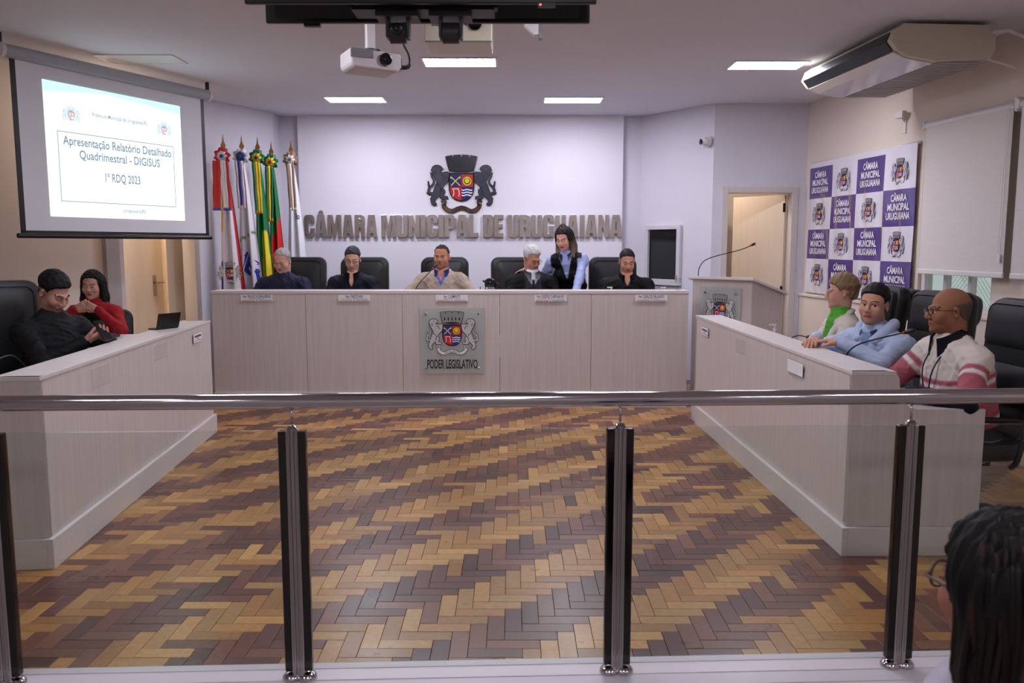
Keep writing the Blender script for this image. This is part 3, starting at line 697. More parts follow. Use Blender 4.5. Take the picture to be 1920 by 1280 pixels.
# ------------------------------------------------------------------ flags
def cloth_flag(label, x, y, ztip, rosette, ribbon, colfn, lean=0., lettering=None, fringe=(225,215,190), wide=.30, rz=0.):
    t = thing('flag', label, 'flag', (x,y,0), rz, 'flags in the corner')
    M_fab = mat('flag_satin', (255,255,255), .42, attr='Col', bump=.05, bscale=40)
    M_pole = mat('varnished_pole', (140,104,72), .35)
    q = MB(); q.lathe([(.085,0),(.085,.03),(.05,.06),(.03,.09),(.001,.1)],20); mesh_obj('stand', q, mat('dark_wood',(58,40,30),.4), t, smooth='auto')
    q = MB(); q.tube([(0,0,.05),(lean,0,ztip-.13)],.015,10); mesh_obj('pole', q, M_pole, t, smooth=True)
    q = MB(); q.prism([(-.006,0),(-.028,.05),(-.010,.09),(0,.17),(.010,.09),(.028,.05),(.006,0)],-.008,.008,0,TR(lean,0,ztip-.17)); mesh_obj('spear_finial', q, mat('brass_finial',(150,112,66),.3,metal=.6), t, bevel=.004)
    ztop = ztip-.30
    def surf(u,v):
        wv = .035+(wide-.035)*(v**.8); z = ztop-v*(ztop-.45)
        xx = lean*(z/ztip)+(u-.32)*wv*1.15; am = .012+.045*v
        return (xx, -.02+am*math.sin(u*2*math.pi*2.2+.8+v*.6)-.05*v*math.sin(u*math.pi), z)
    q = MB(); nu,nv = 44,70; q.grid(surf,nu,nv)
    q.c = [lin(colfn(i/nu, ztop-(j/nv)*(ztop-.45)))+(1,) for j in range(nv+1) for i in range(nu+1)]
    cl = mesh_obj('flag_cloth', q, M_fab, t, smooth=True, solid=.002)
    if lettering:
        key,u0,v0,du,ang,ink = lettering; v_,f_ = TXT[key]; q = MB(); vs = []
        for p in v_:
            a,b = p[0]*math.cos(ang)-p[1]*math.sin(ang), p[0]*math.sin(ang)+p[1]*math.cos(ang)
            u = u0+a*du; vv = v0-b*du*.22; P_ = surf(min(max(u,0),1),min(max(vv,0),1)); vs.append((P_[0],P_[1]-.006,P_[2]))
        f2 = [f for f in f_ if all(0 < u0+(v_[i][0]*math.cos(ang)-v_[i][1]*math.sin(ang))*du < 1 for i in f)]
        grp_ = {}; par_ = list(range(len(vs)))
        def find(a):
            while par_[a] != a: a = par_[a]
            return a
        for f in f_:
            for i_ in f[1:]: par_[find(i_)] = find(f[0])
        for f in f2: grp_.setdefault(find(f[0]),[]).append(f)
        for fs_ in grp_.values():      # one object per letter
            q = MB(); q.add(vs,fs_); us_ = sorted(set(i_ for f in fs_ for i_ in f)); rm = {a:b for b,a in enumerate(us_)}
            q.v = [vs[i_] for i_ in us_]; q.f = [tuple(rm[i_] for i_ in f) for f in fs_]; mesh_obj('flag_letter', q, mat('ink_'+key,ink,.5), cl)
    # rosette: three rings of ruffled petals
    rzc = ztip-.235
    for k,(rad,c,off) in enumerate(((.082,rosette[0],0),(.048,rosette[1],.014),(.018,rosette[2],.026))):
        q = MB(); n = 40
        vs = [(lean,-.045-off-.010,rzc)]
        for ring_,rr in ((.45,.5),(1.0,1.)):
            for j in range(n):
                a = 2*math.pi*j/n; ru = 1+.13*math.sin(a*8+k)*ring_; vs.append((lean+math.cos(a)*rad*rr*ru, -.045-off+(.016*math.sin(a*8+1.3) if ring_ > .5 else 0), rzc+math.sin(a)*rad*rr*ru*1.05))
        fs = [(0,1+j,1+(j+1)%n) for j in range(n)]+[(1+j,1+n+j,1+n+(j+1)%n,1+(j+1)%n) for j in range(n)]
        q.add(vs,fs); mesh_obj('rosette_ring', q, mat('satin_%d_%d_%d'%c,c,.45,bump=.05,bscale=60), t, smooth=True, solid=.003)
    # ribbon tails
    for dx,sw,cols,bot in ribbon:
        q = MB(); nn = 26; cs = []
        zt = rzc-.05
        for j in range(nn+1):
            z = zt-(zt-bot)*j/nn; xx = lean*(z/ztip)+dx+sw*(j/nn); k_ = len(cols)
            for i in range(k_):
                for e_ in (0,1):
                    u = (i+e_)/k_; q.v.append((xx+(u-.5)*.085, -.105-.006*math.sin(j*.5+u*3)-.02*abs(dx)*8-.035*j/nn, z)); cs.append(lin(fringe if j >= nn-1 else cols[i])+(1,))
        for j in range(nn):
            for i in range(k_):
                a = j*2*k_+2*i; q.f.append((a,a+2*k_,a+2*k_+1,a+1)); q.m.append(0)
        q.c = cs; mesh_obj('ribbon', q, M_fab, t, smooth=True, solid=.002)
    return t
RED,WHT,BLU,GRN,YEL,BRN = (178,36,34),(214,210,218),(44,54,150),(24,110,62),(226,196,44),(140,108,80)
def f1(u,z):
    if z > 1.95: return (200,150,30) if u < .3 else RED
    if u < .22: return (40,52,140) if z < 1.38 else ((205,160,40) if z > 1.7 else WHT)
    if u > .86: return RED
    return WHT if z > 1.02 else (44,54,150)
def f2(u,z): return WHT if not (abs(z-1.66-.10*(u-.5)) < .010) else GRN
def f3(u,z):
    return (226,206,40) if (z < 1.72 and abs(u-.66) < .20+.10*(1.72-z)) else GRN
def f4(u,z):
    d = z-(1.66+.35*(u-.5))
    return GRN if d > .06 else (196,40,34)
def f5(u,z): return (222,222,228)
FL = [(-3.03,8.85,2.72),(-2.90,9.05,2.735),(-2.79,9.25,2.745),(-2.69,9.42,2.715),(-2.515,9.60,2.76)]
fo = cloth_flag('white, red and blue flag with a city crest, nearest the screen',*FL[0],(RED,WHT,BLU),[(-.035,-.005,[RED,RED],1.92),(.042,.03,[WHT,WHT,RED],1.92)],f1,fringe=(60,80,170))
P_ = merge(crest(PAL,.0004,.0002)); q = MB(); q.add([(x*.26+.045,y-.075,z*.26+1.28) for x,y,z in P_.v],P_.f); q.m = P_.m; mesh_obj('flag_crest', q, CM_print, fo)
cloth_flag('white flag with blue MERCOSUR lettering between red and green flags',*FL[1],(WHT,BLU,GRN),[(-.005,.03,[WHT,BLU,WHT],1.95)],f2,lettering=('mer',-.12,.52,.62,R(-28),(40,48,140)))
cloth_flag('green and yellow flag with green rosette, third from the screen',*FL[2],(GRN,YEL,BLU),[(.005,.03,[GRN,YEL,YEL],1.90)],f3,fringe=(200,150,40),wide=.24)
cloth_flag('green, red and yellow flag with the widest ribbon',*FL[3],(GRN,YEL,RED),[(-.002,.0,[GRN,YEL,GRN],1.82)],f4,fringe=(214,150,30),wide=.22)
cloth_flag('white flag with brown and white rosette beside the wall panel',*FL[4],(BRN,WHT,BRN),[(.01,.03,[BRN,WHT,BRN],1.95)],f5,lettering=('pio',.55,.30,.22,0,(30,30,34)))
# ------------------------------------------------------------------ banner on the right wall (glossy vinyl, slightly rippled)
bs0,bs1,bz0,bz1 = rs(9.13),rs(7.20),1.055,2.435
bn = thing('vinyl_banner','glossy purple and white checked vinyl banner with crests on right wall','banner',tuple(MRW.to_translation()),MRW.to_euler().z)
def bsurf(s_,z):
    v = (bz1-z)/(bz1-bz0)
    w_ = math.sin(min(1.,v*1.25)*math.pi)**.7 if v < .8 else .6
    return .014+.005*math.sin(s_*9+.7)*v+.005*math.sin(s_*23+z*4)*w_+.004*math.sin(s_*44+3*z)*w_*v+.004*math.exp(-((s_-1.0-.25*v)/.12)**2)*v
M_vw = mat('white_vinyl',(226,222,232),.2,coat=1.); M_vp = mat('purple_vinyl',(74,44,128),.2,coat=1.)
cw = (bs1-bs0)/4; rh = .322; top_m = .055
q = MB(); nu,nv = 160,80
q.grid(lambda u,v:(bs0+(bs1-bs0)*u, -.02-bsurf(bs0+(bs1-bs0)*u, bz1-(bz1-bz0)*v), bz1-(bz1-bz0)*v),nu,nv)
mi = []
for j in range(nv):
    z = bz1-(bz1-bz0)*(j+.5)/nv; r_ = math.floor((bz1-top_m-z)/rh)
    for i in range(nu):
        c_ = int((i+.5)/nu*4); mi.append(1 if (0 <= r_ < 4 and (r_+c_)%2 == 0) else 0)
q.m = mi
sheet = mesh_obj('vinyl_sheet', q, [M_vw,M_vp], bn, smooth=True)
M_vl = mat('white_vinyl_lettering',(232,228,236),.2)
CM_ban = [M_ink,M_crownp,mat('lilac_print',(188,178,198),.4),M_blue,M_red,M_yel,M_whiteprint,M_whiteprint,M_ink]
CRP = merge(crest(PAL,.0010,.0011))
for r_ in range(4):
    for c_ in range(4):
        cx = bs0+cw*(c_+.5); cz = bz1-top_m-rh*(r_+.5); q = MB()
        if (r_+c_)%2 == 0:
            for k,dz,f_ in (('b1',.055,.25),('b2',-.025,.33),('b3',-.105,.36)): txt(q,k,.085,cx,cz+dz,0,fit=f_)
            q.v = [(x,-.0252-bsurf(x,z),z) for x,y,z in q.v]; mesh_obj('banner_lettering', q, M_vl, sheet)
        else:
            b0_ = bsurf(cx,cz); gx = (bsurf(cx+.09,cz)-bsurf(cx-.09,cz))/.18; gz = (bsurf(cx,cz+.09)-bsurf(cx,cz-.09))/.18; b0_ = max(b0_, max(bsurf(cx+a*.03,cz+b*.03)-gx*a*.03-gz*b*.03 for a in range(-4,5) for b in range(-4,5)))
            q.add([(x*.27+cx, -.0215-b0_-gx*x*.27-gz*z*.27+y, z*.27+cz) for x,y,z in CRP.v],CRP.f); q.m = list(CRP.m); mesh_obj('banner_crest', q, CM_ban, sheet)
for z in (bz1,bz0):
    q = MB(); q.tube([(bs0-.01,-.018,z),(bs1+.01,-.018,z)],.012,10); mesh_obj('hanging_rod', q, M_white, bn, smooth=True)

# ------------------------------------------------------------------ windows and roller blinds on the right wall
def window(n, s0,s1):
    q = MB(); z0,z1 = wz0,wz1; f_ = .055
    for a in ((s0,s1,z0,z0+f_),(s0,s1,z1-f_,z1),(s0,s0+f_,z0+f_,z1-f_),(s1-f_,s1,z0+f_,z1-f_)): q.box(a[0],a[1],.03,.10,a[2],a[3])
    o = mesh_obj('window_%d'%n, q, mat('white_window_enamel',(214,208,210),.35), None, bevel=.004); o.matrix_world = MRW; tag(o,kind='structure')
    for k in (1,2):
        q = MB(); xm = s0+(s1-s0)*k/3; q.box(xm-.02,xm+.02,.04,.09,z0+f_,z1-f_); mesh_obj('mullion', q, MATS['white_window_enamel'], o, bevel=.003)
    for k in range(3):
        a,b = s0+(s1-s0)*k/3+.03, s0+(s1-s0)*(k+1)/3-.03
        q = MB(); q.box(a,b,.064,.068,z0+f_,z1-f_); mesh_obj('pane', q, M_glass, o)
    q = MB()
    for k in range(-12,26):   # wire mesh outside
        for sg in (-1,1):
            p = []
            for t_ in (0,1):
                x_ = s0+k*.045+ (t_*.62 if sg > 0 else .62-t_*.62); p.append((x_,.125+.002*sg,z0+.02+t_*.62))
            if all(s0 < a[0] < s1 for a in p): q.tube(p,.0016,4,caps=False)
    mesh_obj('wire_mesh', q, M_grey, o)
    q = MB(); q.box(s0+.32,s0+.44,.0,.03,z0+.018,z0+.03); mesh_obj('latch', q, M_chrome, o)
window(1,ws0,ws1); window(2,rs(5.75),rs(4.9))
M_blind = mat('woven_blind_fabric',(222,215,212),.9,var=.05,vscale=3,stretch=(3,3,140),bump=.05,bscale=200)
def blind(label,s0,s1):
    t = thing('roller_blind',label,'roller blind',tuple(MRW.to_translation()),MRW.to_euler().z,'roller blinds on the right wall')
    q = MB(); q.tube([(s0-.02,-.055,2.545),(s1,-.055,2.545)],.034,16); mesh_obj('roller_tube', q, M_white, t, smooth='auto')
    q = MB(); q.box(s1+.001,s1+.03,-.09,-.001,2.50,2.60); mesh_obj('end_bracket', q, M_white, t, bevel=.008)
    q = MB(); q.box(s0-.05,s0-.021,-.09,-.001,2.515,2.585); mesh_obj('end_bracket', q, M_white, t, bevel=.008)
    q = MB(); q.box(s0,s1-.01,-.082,-.080,1.34,2.55); mesh_obj('blind_fabric', q, M_blind, t)
    q = MB(); q.box(s0-.005,s1-.005,-.09,-.072,1.325,1.365); mesh_obj('bottom_rail', q, M_white, t, bevel=.006)
    q = MB(); q.tube([(s1-.05,-.098,2.53),(s1-.05,-.098,1.50)],.0022,6); q.tube([(s1-.03,-.098,2.53),(s1-.03,-.098,1.50)],.0022,6); q.box(s1-.055,s1-.025,-.103,-.093,1.44,1.5); mesh_obj('pull_chain', q, M_white, t)
blind('woven grey roller blind right beside the purple banner',rs(7.02),rs(6.0))
blind('woven grey roller blind cut by the right edge of the photo',rs(5.93),rs(4.85))
# motion sensor
t = thing('motion_sensor','small white motion sensor with red light above the banner','sensor',tuple(MRW @ Vector((rs(7.45),0,2.70))),MRW.to_euler().z)
q = MB(); q.box(-.055,.055,-.075,-.03,-.03,.03); mesh_obj('housing', q, M_white, t, bevel=.008)
q = MB(); q.box(-.02,.02,-.012,-.0005,-.16,-.05); q.tube([(0,-.01,-.06),(0,-.045,-.02)],.008,8); mesh_obj('bracket', q, M_white, t)
q = MB(); q.box(.025,.045,-.0765,-.0745,-.026,-.016); mesh_obj('indicator', q, emis('red_led',(1,.12,.08),2.0), t)
# dome camera on the angled wall
t = thing('dome_camera','small white dome security camera high on the angled wall','camera',(2.165,9.325,2.70),math.atan2(9.28-10.2,2.221-1.573))
q = MB(); q.lathe([(.062,0),(.062,.02),(.055,.03),(.001,.03)],24,0,TR(0,-.002,0,0,R(90))); mesh_obj('base', q, M_white, t, smooth='auto')
q = MB(); q.ball((0,-.05,0),.045,20); mesh_obj('dome', q, M_white, t, smooth=True)
q = MB(); q.lathe([(.03,0),(.032,.012),(.02,.018),(.001,.014)],20,0,TR(-.022,-.082,-.008,R(-25),R(90))); mesh_obj('lens', q, M_blackg, t, smooth='auto')

# ------------------------------------------------------------------ booth window in the angled wall
aw = math.atan2(9.28-10.2,2.221-1.573); awl = math.hypot(.648,.92); MA = TR(1.573,10.2,0,aw)
q = MB(); w0_,w1_ = .115,.69; z0_,z1_ = 1.09,1.795
for a in ((w0_,w1_,z0_,z0_+.07),(w0_,w1_,z1_-.05,z1_),(w0_,w0_+.055,z0_+.07,z1_-.05),(w1_-.055,w1_,z0_+.07,z1_-.05)): q.box(a[0],a[1],-.045,-.001,a[2],a[3])
wo = mesh_obj('window_3', q, mat('white_frame_enamel',(206,202,206),.4), None, bevel=.004); wo.matrix_world = MA; tag(wo,kind='structure')
q = MB(); q.box(w0_+.05,w1_-.05,-.012,-.004,z0_+.06,z1_-.04); mesh_obj('dark_pane', q, mat('dark_room_pane',(12,16,16),.03,spec=.6), wo)  # opaque black stands for the unlit room behind the glass
q = MB(); q.box(w1_-.04,w1_-.025,-.065,-.045,z0_+.06,z0_+.12); mesh_obj('latch', q, M_chrome, wo)

# ------------------------------------------------------------------ doorway on the right of the lectern
q = MB(); M_frame = mat('door_frame_enamel',(206,198,196),.4)
ox0,ox1 = 2.221+.157,2.221+.891
for a in ((ox0-.055,ox0+.015,0,2.205),(ox1-.015,ox1+.055,0,2.205),(ox0+.015,ox1-.015,2.135,2.205)): q.box(a[0],a[1],9.255,9.43,a[2],a[3])
df = mesh_obj('door_1', q, M_frame, None, bevel=.005); tag(df,kind='structure')
q = MB(); q.box(-.70,0,-.035,0,.01,2.12); lf = mesh_obj('door_leaf', q, M_doorw, df, bevel=.003); lf.location = (ox1-.02,9.425,0); lf.rotation_euler = (0,0,R(-52))
for z in (1.98,1.05,.25):
    q = MB(); q.box(-.012,.012,-.05,-.036,z-.05,z+.05); h = mesh_obj('hinge', q, M_darkchrome, lf)
q = MB(); q.tube([(-.64,-.036,1.03),(-.64,-.085,1.03),(-.53,-.085,1.03)],.009,8); q.box(-.665,-.615,-.042,-.035,.93,1.12); mesh_obj('handle', q, M_chrome, lf)
# store room behind it
q = MB()
q.box(1.75,4.0,11.4,11.5,0,CH); q.box(1.75,1.85,10.2,11.4,0,CH); q.box(3.95,4.05,9.3,11.4,0,CH); struct('wall_store', q, M_beige)
sh = thing('storage_shelf','white storage shelf glimpsed through the right doorway','shelf',(2.30,10.95,0))
q = MB(); q.box(-.42,-.40,-.18,.18,0,2.2); q.box(.40,.42,-.18,.18,0,2.2); mesh_obj('side_panel', q, M_white, sh)
for z in (.1,.55,1.0,1.32,1.70,2.18):
    q = MB(); q.box(-.40,.40,-.18,.18,z,z+.02); mesh_obj('shelf_board', q, M_white, sh)
t = tag(mesh_obj('red_box', MB().box(-.12,.24,-.10,.10,0,.2), mat('red_carton',(190,40,40),.5), None, bevel=.01),'red box on the shelf behind the open door','box'); t.location = (2.36,10.93,1.721)
t = tag(mesh_obj('paper_bag', MB().prism([(-.06,0),(.10,0),(.09,.10),(.02,.13),(-.06,.11)],-.06,.06), mat('kraft_paper',(150,120,70),.7), None),'crumpled brown paper bag on top of the red box','bag'); t.location = (2.45,10.93,1.923)
t = thing('black_amplifier','black amplifier on the shelf behind the open door','amplifier',(2.38,10.93,1.021))
q = MB(); q.box(-.18,.24,-.14,.14,0,.13); mesh_obj('case', q, M_black, t, bevel=.004)
for x in (-.1,.0,.1):
    q = MB(); q.lathe([(.016,0),(.016,.015),(.001,.015)],12,0,TR(x,-.141,.065,0,R(90))); mesh_obj('knob', q, M_grey, t)
t = thing('black_receiver','dark equipment case on the lower shelf behind the open door','equipment',(2.38,10.93,.571))
q = MB(); q.box(-.18,.22,-.14,.14,0,.30); mesh_obj('case', q, M_black, t, bevel=.004); q = MB(); q.box(-.12,.16,-.145,-.1405,.08,.22); mesh_obj('front_plate', q, M_grey, t)
def lamp(name,label,loc,s,r=.12):
    t_ = thing(name,label,'ceiling light',loc); q_ = MB(); q_.lathe([(r,-.03),(r,0)],20); mesh_obj('housing', q_, M_white, t_)
    q_ = MB(); q_.lathe([(.001,-.05),(r*.7,-.045),(r*.95,-.0305)],20); mesh_obj('diffuser', q_, emis('warm_diffuser_%s'%name,WARM,s), t_)
lamp('store_lamp','round warm ceiling lamp inside the storeroom',(2.12,9.98,CH-.001),150)

# ------------------------------------------------------------------ doorway in the left wall, behind the screen
q = MB()
for a in ((d0-.05,d0+.012,0,2.2),(d1-.012,d1+.05,0,2.2),(d0+.012,d1-.012,2.138,2.2)): q.box(a[0],a[1],-.03,.16,a[2],a[3],0,ML)
df2 = mesh_obj('door_2', q, M_frame, None, bevel=.004); tag(df2,kind='structure')
q = MB(); q.box(d0+.42,d0+.89,.50,.535,.01,2.1,0,ML); l2 = mesh_obj('door_leaf', q, M_doorw, df2, bevel=.003)
q = MB(); q.tube([tuple(ML @ Vector((d0+.77,.498,1.16))),tuple(ML @ Vector((d0+.77,.45,1.16))),tuple(ML @ Vector((d0+.86,.45,1.16)))],.009,8); q.box(d0+.75,d0+.79,.49,.499,1.02,1.24,0,ML); mesh_obj('handle', q, M_chrome, l2)
q = MB(); q.box(d0+.78,d1+.55,.30,.335,0,CH,0,ML); q.box(d0-.4,d1+.6,1.0,1.1,0,CH,0,ML); q.box(d0-.45,d0-.4,.14,1.1,0,CH,0,ML); q.box(d1+.55,d1+.6,.14,1.1,0,CH,0,ML); struct('wall_vestibule', q, M_doorw)
p_ = ML @ Vector((d0+.25,.30,0)); lamp('vestibule_lamp','round warm ceiling lamp inside the left doorway',(p_.x,p_.y,CH-.001),260,.10)
lamp('wall_fill_lamp','added warm fill lamp hidden behind the projection screen',(-3.72,7.62,CH-.001),62,.11)  # unseen lamp added to warm the wall below the screen
# grey pilaster left of that doorway
q = MB(); q.box(d0-.20,d0-.055,-.06,-.001,0,CH,0,ML); struct('trim_3', q, mat('grey_pilaster_paint',(168,158,158),.6), bevel=.004)

# ------------------------------------------------------------------ air conditioner
ac = thing('air_conditioner','long cream air conditioner hung below the ceiling at right','air conditioner',(2.93,6.62,0),R(-86.0))
prof = [(-.30,3.07),(.36,3.07),(.36,2.90),(.33,2.845),(-.06,2.825),(-.26,2.86),(-.34,2.90),(-.39,2.96),(-.36,3.03)]
# local x runs along the unit toward the camera, local y toward the wall
def ydir(poly): return [(a,z) for a,z in poly]
SW = Matrix(((0,1,0,0),(1,0,0,0),(0,0,1,0),(0,0,0,1)))
q = MB(); q.prism(prof,-.71,.71,0,SW); mesh_obj('casing', q, M_cream, ac, bevel=.006)
for x0_,x1_ in ((-.735,-.711),(.711,.735)):
    q = MB(); q.prism(grow(prof,.004),x0_,x1_,0,SW); mesh_obj('end_cover', q, M_cream, ac, bevel=.008)
q = MB(); q.prism([(-.405,2.965),(-.372,3.035),(-.366,3.032),(-.395,2.962)],-.68,.68,0,SW); 
q = MB(); q.prism([(-.348,2.895),(-.398,2.955),(-.372,3.022),(-.362,3.018),(-.385,2.958),(-.340,2.902)],-.68,.68,0,SW); mesh_obj('air_outlet', q, M_black, ac)
q = MB(); q.prism([(-.345,2.886),(-.262,2.852),(-.06,2.817),(-.06,2.823),(-.258,2.858),(-.338,2.894)],-.68,.68,0,SW); mesh_obj('front_flap', q, mat('glossy_white_flap',(232,230,234),.12), ac)
for k in range(26):
    x_ = -.66+k*.0528; q = MB(); q.box(x_,x_+.03,-.03,.32,2.822,2.829) ; mesh_obj('grille_slat', q, M_grey if k%1 else mat('grey_white_grille',(170,164,164),.5), ac)
for x_ in (-.5,.5):
    q = MB(); q.tube([(x_,.2,3.06),(x_,.2,3.099)],.012,8); mesh_obj('hanging_bolt', q, M_chrome, ac)
q = MB(); q.tube([(.74,.33,3.02),(.80,.40,3.02),(.80,.52,2.98)],.012,8); q.tube([(.60,.365,2.88),(.66,.48,2.83),(.68,.56,2.80)],.010,8); mesh_obj('pipe', q, M_white, ac)

# ------------------------------------------------------------------ back-to-back televisions and cameras over the rail
def tv(label, y, facing, zc):
    t_ = thing('television',label,'television',(-.312,y,0),0 if facing < 0 else math.pi,'televisions hung back to back')
    q_ = MB(); q_.box(-.60,.60,0,.022,2.385,3.06); mesh_obj('panel', q_, M_black, t_, bevel=.004)
    q_ = MB(); q_.box(-.585,.585,-.002,-.0005,2.405,3.045); mesh_obj('screen', q_, M_blackg, t_)
    q_ = MB(); q_.prism([(.023,2.40),(.06,2.47),(.06,2.95),(.023,3.03)],-.56,.56,0,SW); mesh_obj('back_cover', q_, mat('matte_black_shell',(20,19,20),.55), t_)
    q_ = MB(); q_.box(.40,.46,-.004,.02,2.374,2.386); mesh_obj('sensor_bar', q_, M_black, t_)
    for k in range(14):
        q_ = MB(); q_.box(-.50+k*.03,-.482+k*.03,.0605,.063,2.50,2.53); mesh_obj('vent_slot', q_, M_grey, t_)
    q_ = MB(); q_.box(.405,.412,-.006,-.002,2.377,2.382); mesh_obj('standby_light', q_, emis('standby_red',(1,.1,.08),3), t_)
tv('black television facing the public, cut by the top of the photo',2.93,-1,2.7)
tv('black television seen from behind, facing the council',3.20,1,2.7)
t = thing('ceiling_mount','black ceiling mount carrying the two televisions','mount',(-.312,3.065,0))
q = MB(); q.box(-.30,.30,-.035,.035,2.60,2.95); mesh_obj('bracket', q, M_black, t); q = MB(); q.tube([(0,0,2.95),(0,0,3.099)],.03,12); mesh_obj('pole', q, M_black, t)
q = MB(); q.box(-.25,.25,-.06,.06,2.385,2.40); q.box(-.26,-.24,-.03,.03,2.40,2.6); q.box(.24,.26,-.03,.03,2.40,2.6); mesh_obj('camera_tray', q, M_black, t)
def ptz(label,x,yaw):
    t_ = thing('conference_camera',label,'camera',(x,3.065,2.3845),yaw,'cameras under the televisions')
    q_ = MB(); q_.box(-.075,.075,-.05,.05,-.018,-.0005); mesh_obj('mounting_plate', q_, M_grey if False else mat('charcoal_plastic',(44,43,50),.4), t_)
    for s_ in (-1,1):
        q_ = MB(); q_.box(s_*.036-.006,s_*.036+.006,-.03,.03,-.085,-.018); mesh_obj('yoke_arm', q_, MATS['charcoal_plastic'], t_, bevel=.004)
    q_ = MB(); q_.tube([(-.029,0,-.065),(.029,0,-.065)],.036,20); mesh_obj('camera_head', q_, MATS['charcoal_plastic'], t_, smooth='auto')
    q_ = MB(); q_.lathe([(.020,0),(.020,.014),(.014,.016),(.001,.012)],18,0,TR(0,-.033,-.06,0,R(90))); mesh_obj('lens', q_, M_blackg, t_, smooth='auto')
ptz('dark grey swivel camera with lens showing, under the televisions',-.406,0)
ptz('dark grey swivel camera turned away, right of its twin',-.218,R(180))

# ------------------------------------------------------------------ projectors on the ceiling
pj = thing('projector','small white projector with trailing cables on a ceiling pole','projector',(-.82,4.95,2.555),R(28))
q = MB(); q.prism([(-.15,.03),(-.13,.005),(.13,.0),(.15,.03),(.15,.10),(-.15,.115)],-.11,.11); mesh_obj('body', q, mat('projector_white',(200,192,196),.4), pj, bevel=.012)
q = MB(); q.box(-.152,-.02,-.113,-.1,.06,.112); mesh_obj('grey_band', q, M_grey, pj, bevel=.004)
q = MB(); q.lathe([(.035,0),(.035,.02),(.028,.022),(.001,.016)],20,0,TR(.05,-.11,.062,0,R(90))); mesh_obj('lens', q, M_blackg, pj, smooth='auto')
q = MB(); q.box(.151,.158,-.09,.09,.02,.085); mesh_obj('connector_panel', q, M_black, pj)
q = MB(); q.lathe([(.06,.118),(.06,.13),(.03,.135)],20); mesh_obj('mount_disc', q, M_black, pj); q = MB(); q.box(-.025,.025,-.02,.02,.13,.33); q.box(-.06,.06,-.05,.05,.47,.544); q.prism([(-.12,.47),(-.02,.30),(.02,.30),(.06,.47)],-.02,.02); mesh_obj('ceiling_pole', q, M_white, pj, bevel=.003)
for k in range(3):
    q = MB(); q.tube(smooth_path([(.156,-.05+.04*k,.05),(.22+.012*k,-.04+.03*k,.06),(.235,.0,.13),(.20,.0,.20),(.185,.01,.36)],4),.006,8); mesh_obj('cable', q, M_black, pj, smooth=True)
q = MB(); q.box(.17,.20,-.005,.02,.20,.535); mesh_obj('cable_duct', q, M_white, pj)
bx = thing('ceiling_projector','cream box projector with round dark lens beside the televisions','projector',(-.323,5.3,2.772),0)
q = MB(); q.prism([(-.20,0),(.20,0),(.205,.03),(.205,.16),(.17,.19),(-.17,.19),(-.205,.16),(-.205,.03)],-.15,.15); mesh_obj('body', q, M_cream, bx, bevel=.008)
q = MB(); q.lathe([(.042,0),(.042,.012),(.034,.015),(.001,.010)],22,0,TR(.10,-.15,.115,0,R(90))); mesh_obj('lens', q, M_blackg, bx, smooth='auto')
q = MB(); q.box(-.20,.20,-.153,-.151,.006,.014); mesh_obj('seam', q, M_grey, bx)
for x_ in (.02,.045):
    q = MB(); q.lathe([(.006,0),(.006,.004),(.001,.004)],10,0,TR(x_,-.151,.11,0,R(90))); mesh_obj('button', q, M_black, bx)
q = MB(); q.box(-.16,-.09,-.153,-.151,.10,.14); mesh_obj('badge', q, M_grey, bx)
q = MB(); q.box(-.05,.05,-.05,.05,.19,.3275); mesh_obj('ceiling_mount', q, M_white, bx)
t = thing('ceiling_bracket','empty white ceiling bracket right of the televisions','bracket',(.165,5.3,2.85))
q = MB(); q.prism([(-.10,.2495),(-.09,.06),(-.03,.0),(.0,.0),(.02,.10),(.05,.2495)],-.03,.03); mesh_obj('arm', q, M_white, t, bevel=.003); q = MB(); q.box(.0,.02,-.035,.035,-.02,.15); mesh_obj('clamp_plate', q, M_grey, t)

# ------------------------------------------------------------------ office chairs
def rrect(w_,h_,r_,n=5):
    out = []
    for cx,cz,a0 in ((w_/2-r_,h_/2-r_,0),(-w_/2+r_,h_/2-r_,90),(-w_/2+r_,-h_/2+r_,180),(w_/2-r_,-h_/2+r_,270)):
        out += [(cx+r_*math.cos(R(a0+90*i/n)), cz+r_*math.sin(R(a0+90*i/n))) for i in range(n+1)]
    return out
def curved_slab(w_,h_,r_,y0,y1,bend,M=None,nz=10,puff=.0):
    """rounded-rectangle pad, bent back toward the top, with edge rounding"""
    q = MB(); poly = rrect(w_,h_,r_,6); n = len(poly)
    rings = []
    for k,(sc,yy) in enumerate(((.90,y0),(.975,y0+.012),(1.,y0+.035),(1.,y1-.03),(.97,y1-.008),(.88,y1))):
        rings.append([(x*(1-(1-sc)*(.5/(w_))),yy+bend*((z/h_+.5)**2)+puff*0, z*(1-(1-sc)*(.5/h_))) for x,z in poly])
    vs = [p for r_ in rings for p in r_]
    fs = [(i*n+j,i*n+(j+1)%n,(i+1)*n+(j+1)%n,(i+1)*n+j) for i in range(len(rings)-1) for j in range(n)]
    # caps with inner rings so the bend shows
    def cap(ring, rev):
        o = len(vs); m_ = 4; cy = lambda x,z,yy: yy
        prev = [ring*n+j for j in range(n)]
        for s_ in (.66,.33):
            st = len(vs)
            for j in range(n):
                x,y,z = rings[ring][j]; zz = z*s_; vs.append((x*s_, (y0 if ring == 0 else y1)+(-.006 if ring == 0 else .004)+bend*((zz/h_+.5)**2), zz))
            cur = [st+j for j in range(n)]
            for j in range(n):
                a = (prev[j],prev[(j+1)%n],cur[(j+1)%n],cur[j]); fs.append(a if not rev else a[::-1])
            prev = cur
        fs.append(tuple(prev) if not rev else tuple(prev[::-1]))
    cap(0, True); cap(len(rings)-1, False)
    q.add(vs,fs,0,M); return q
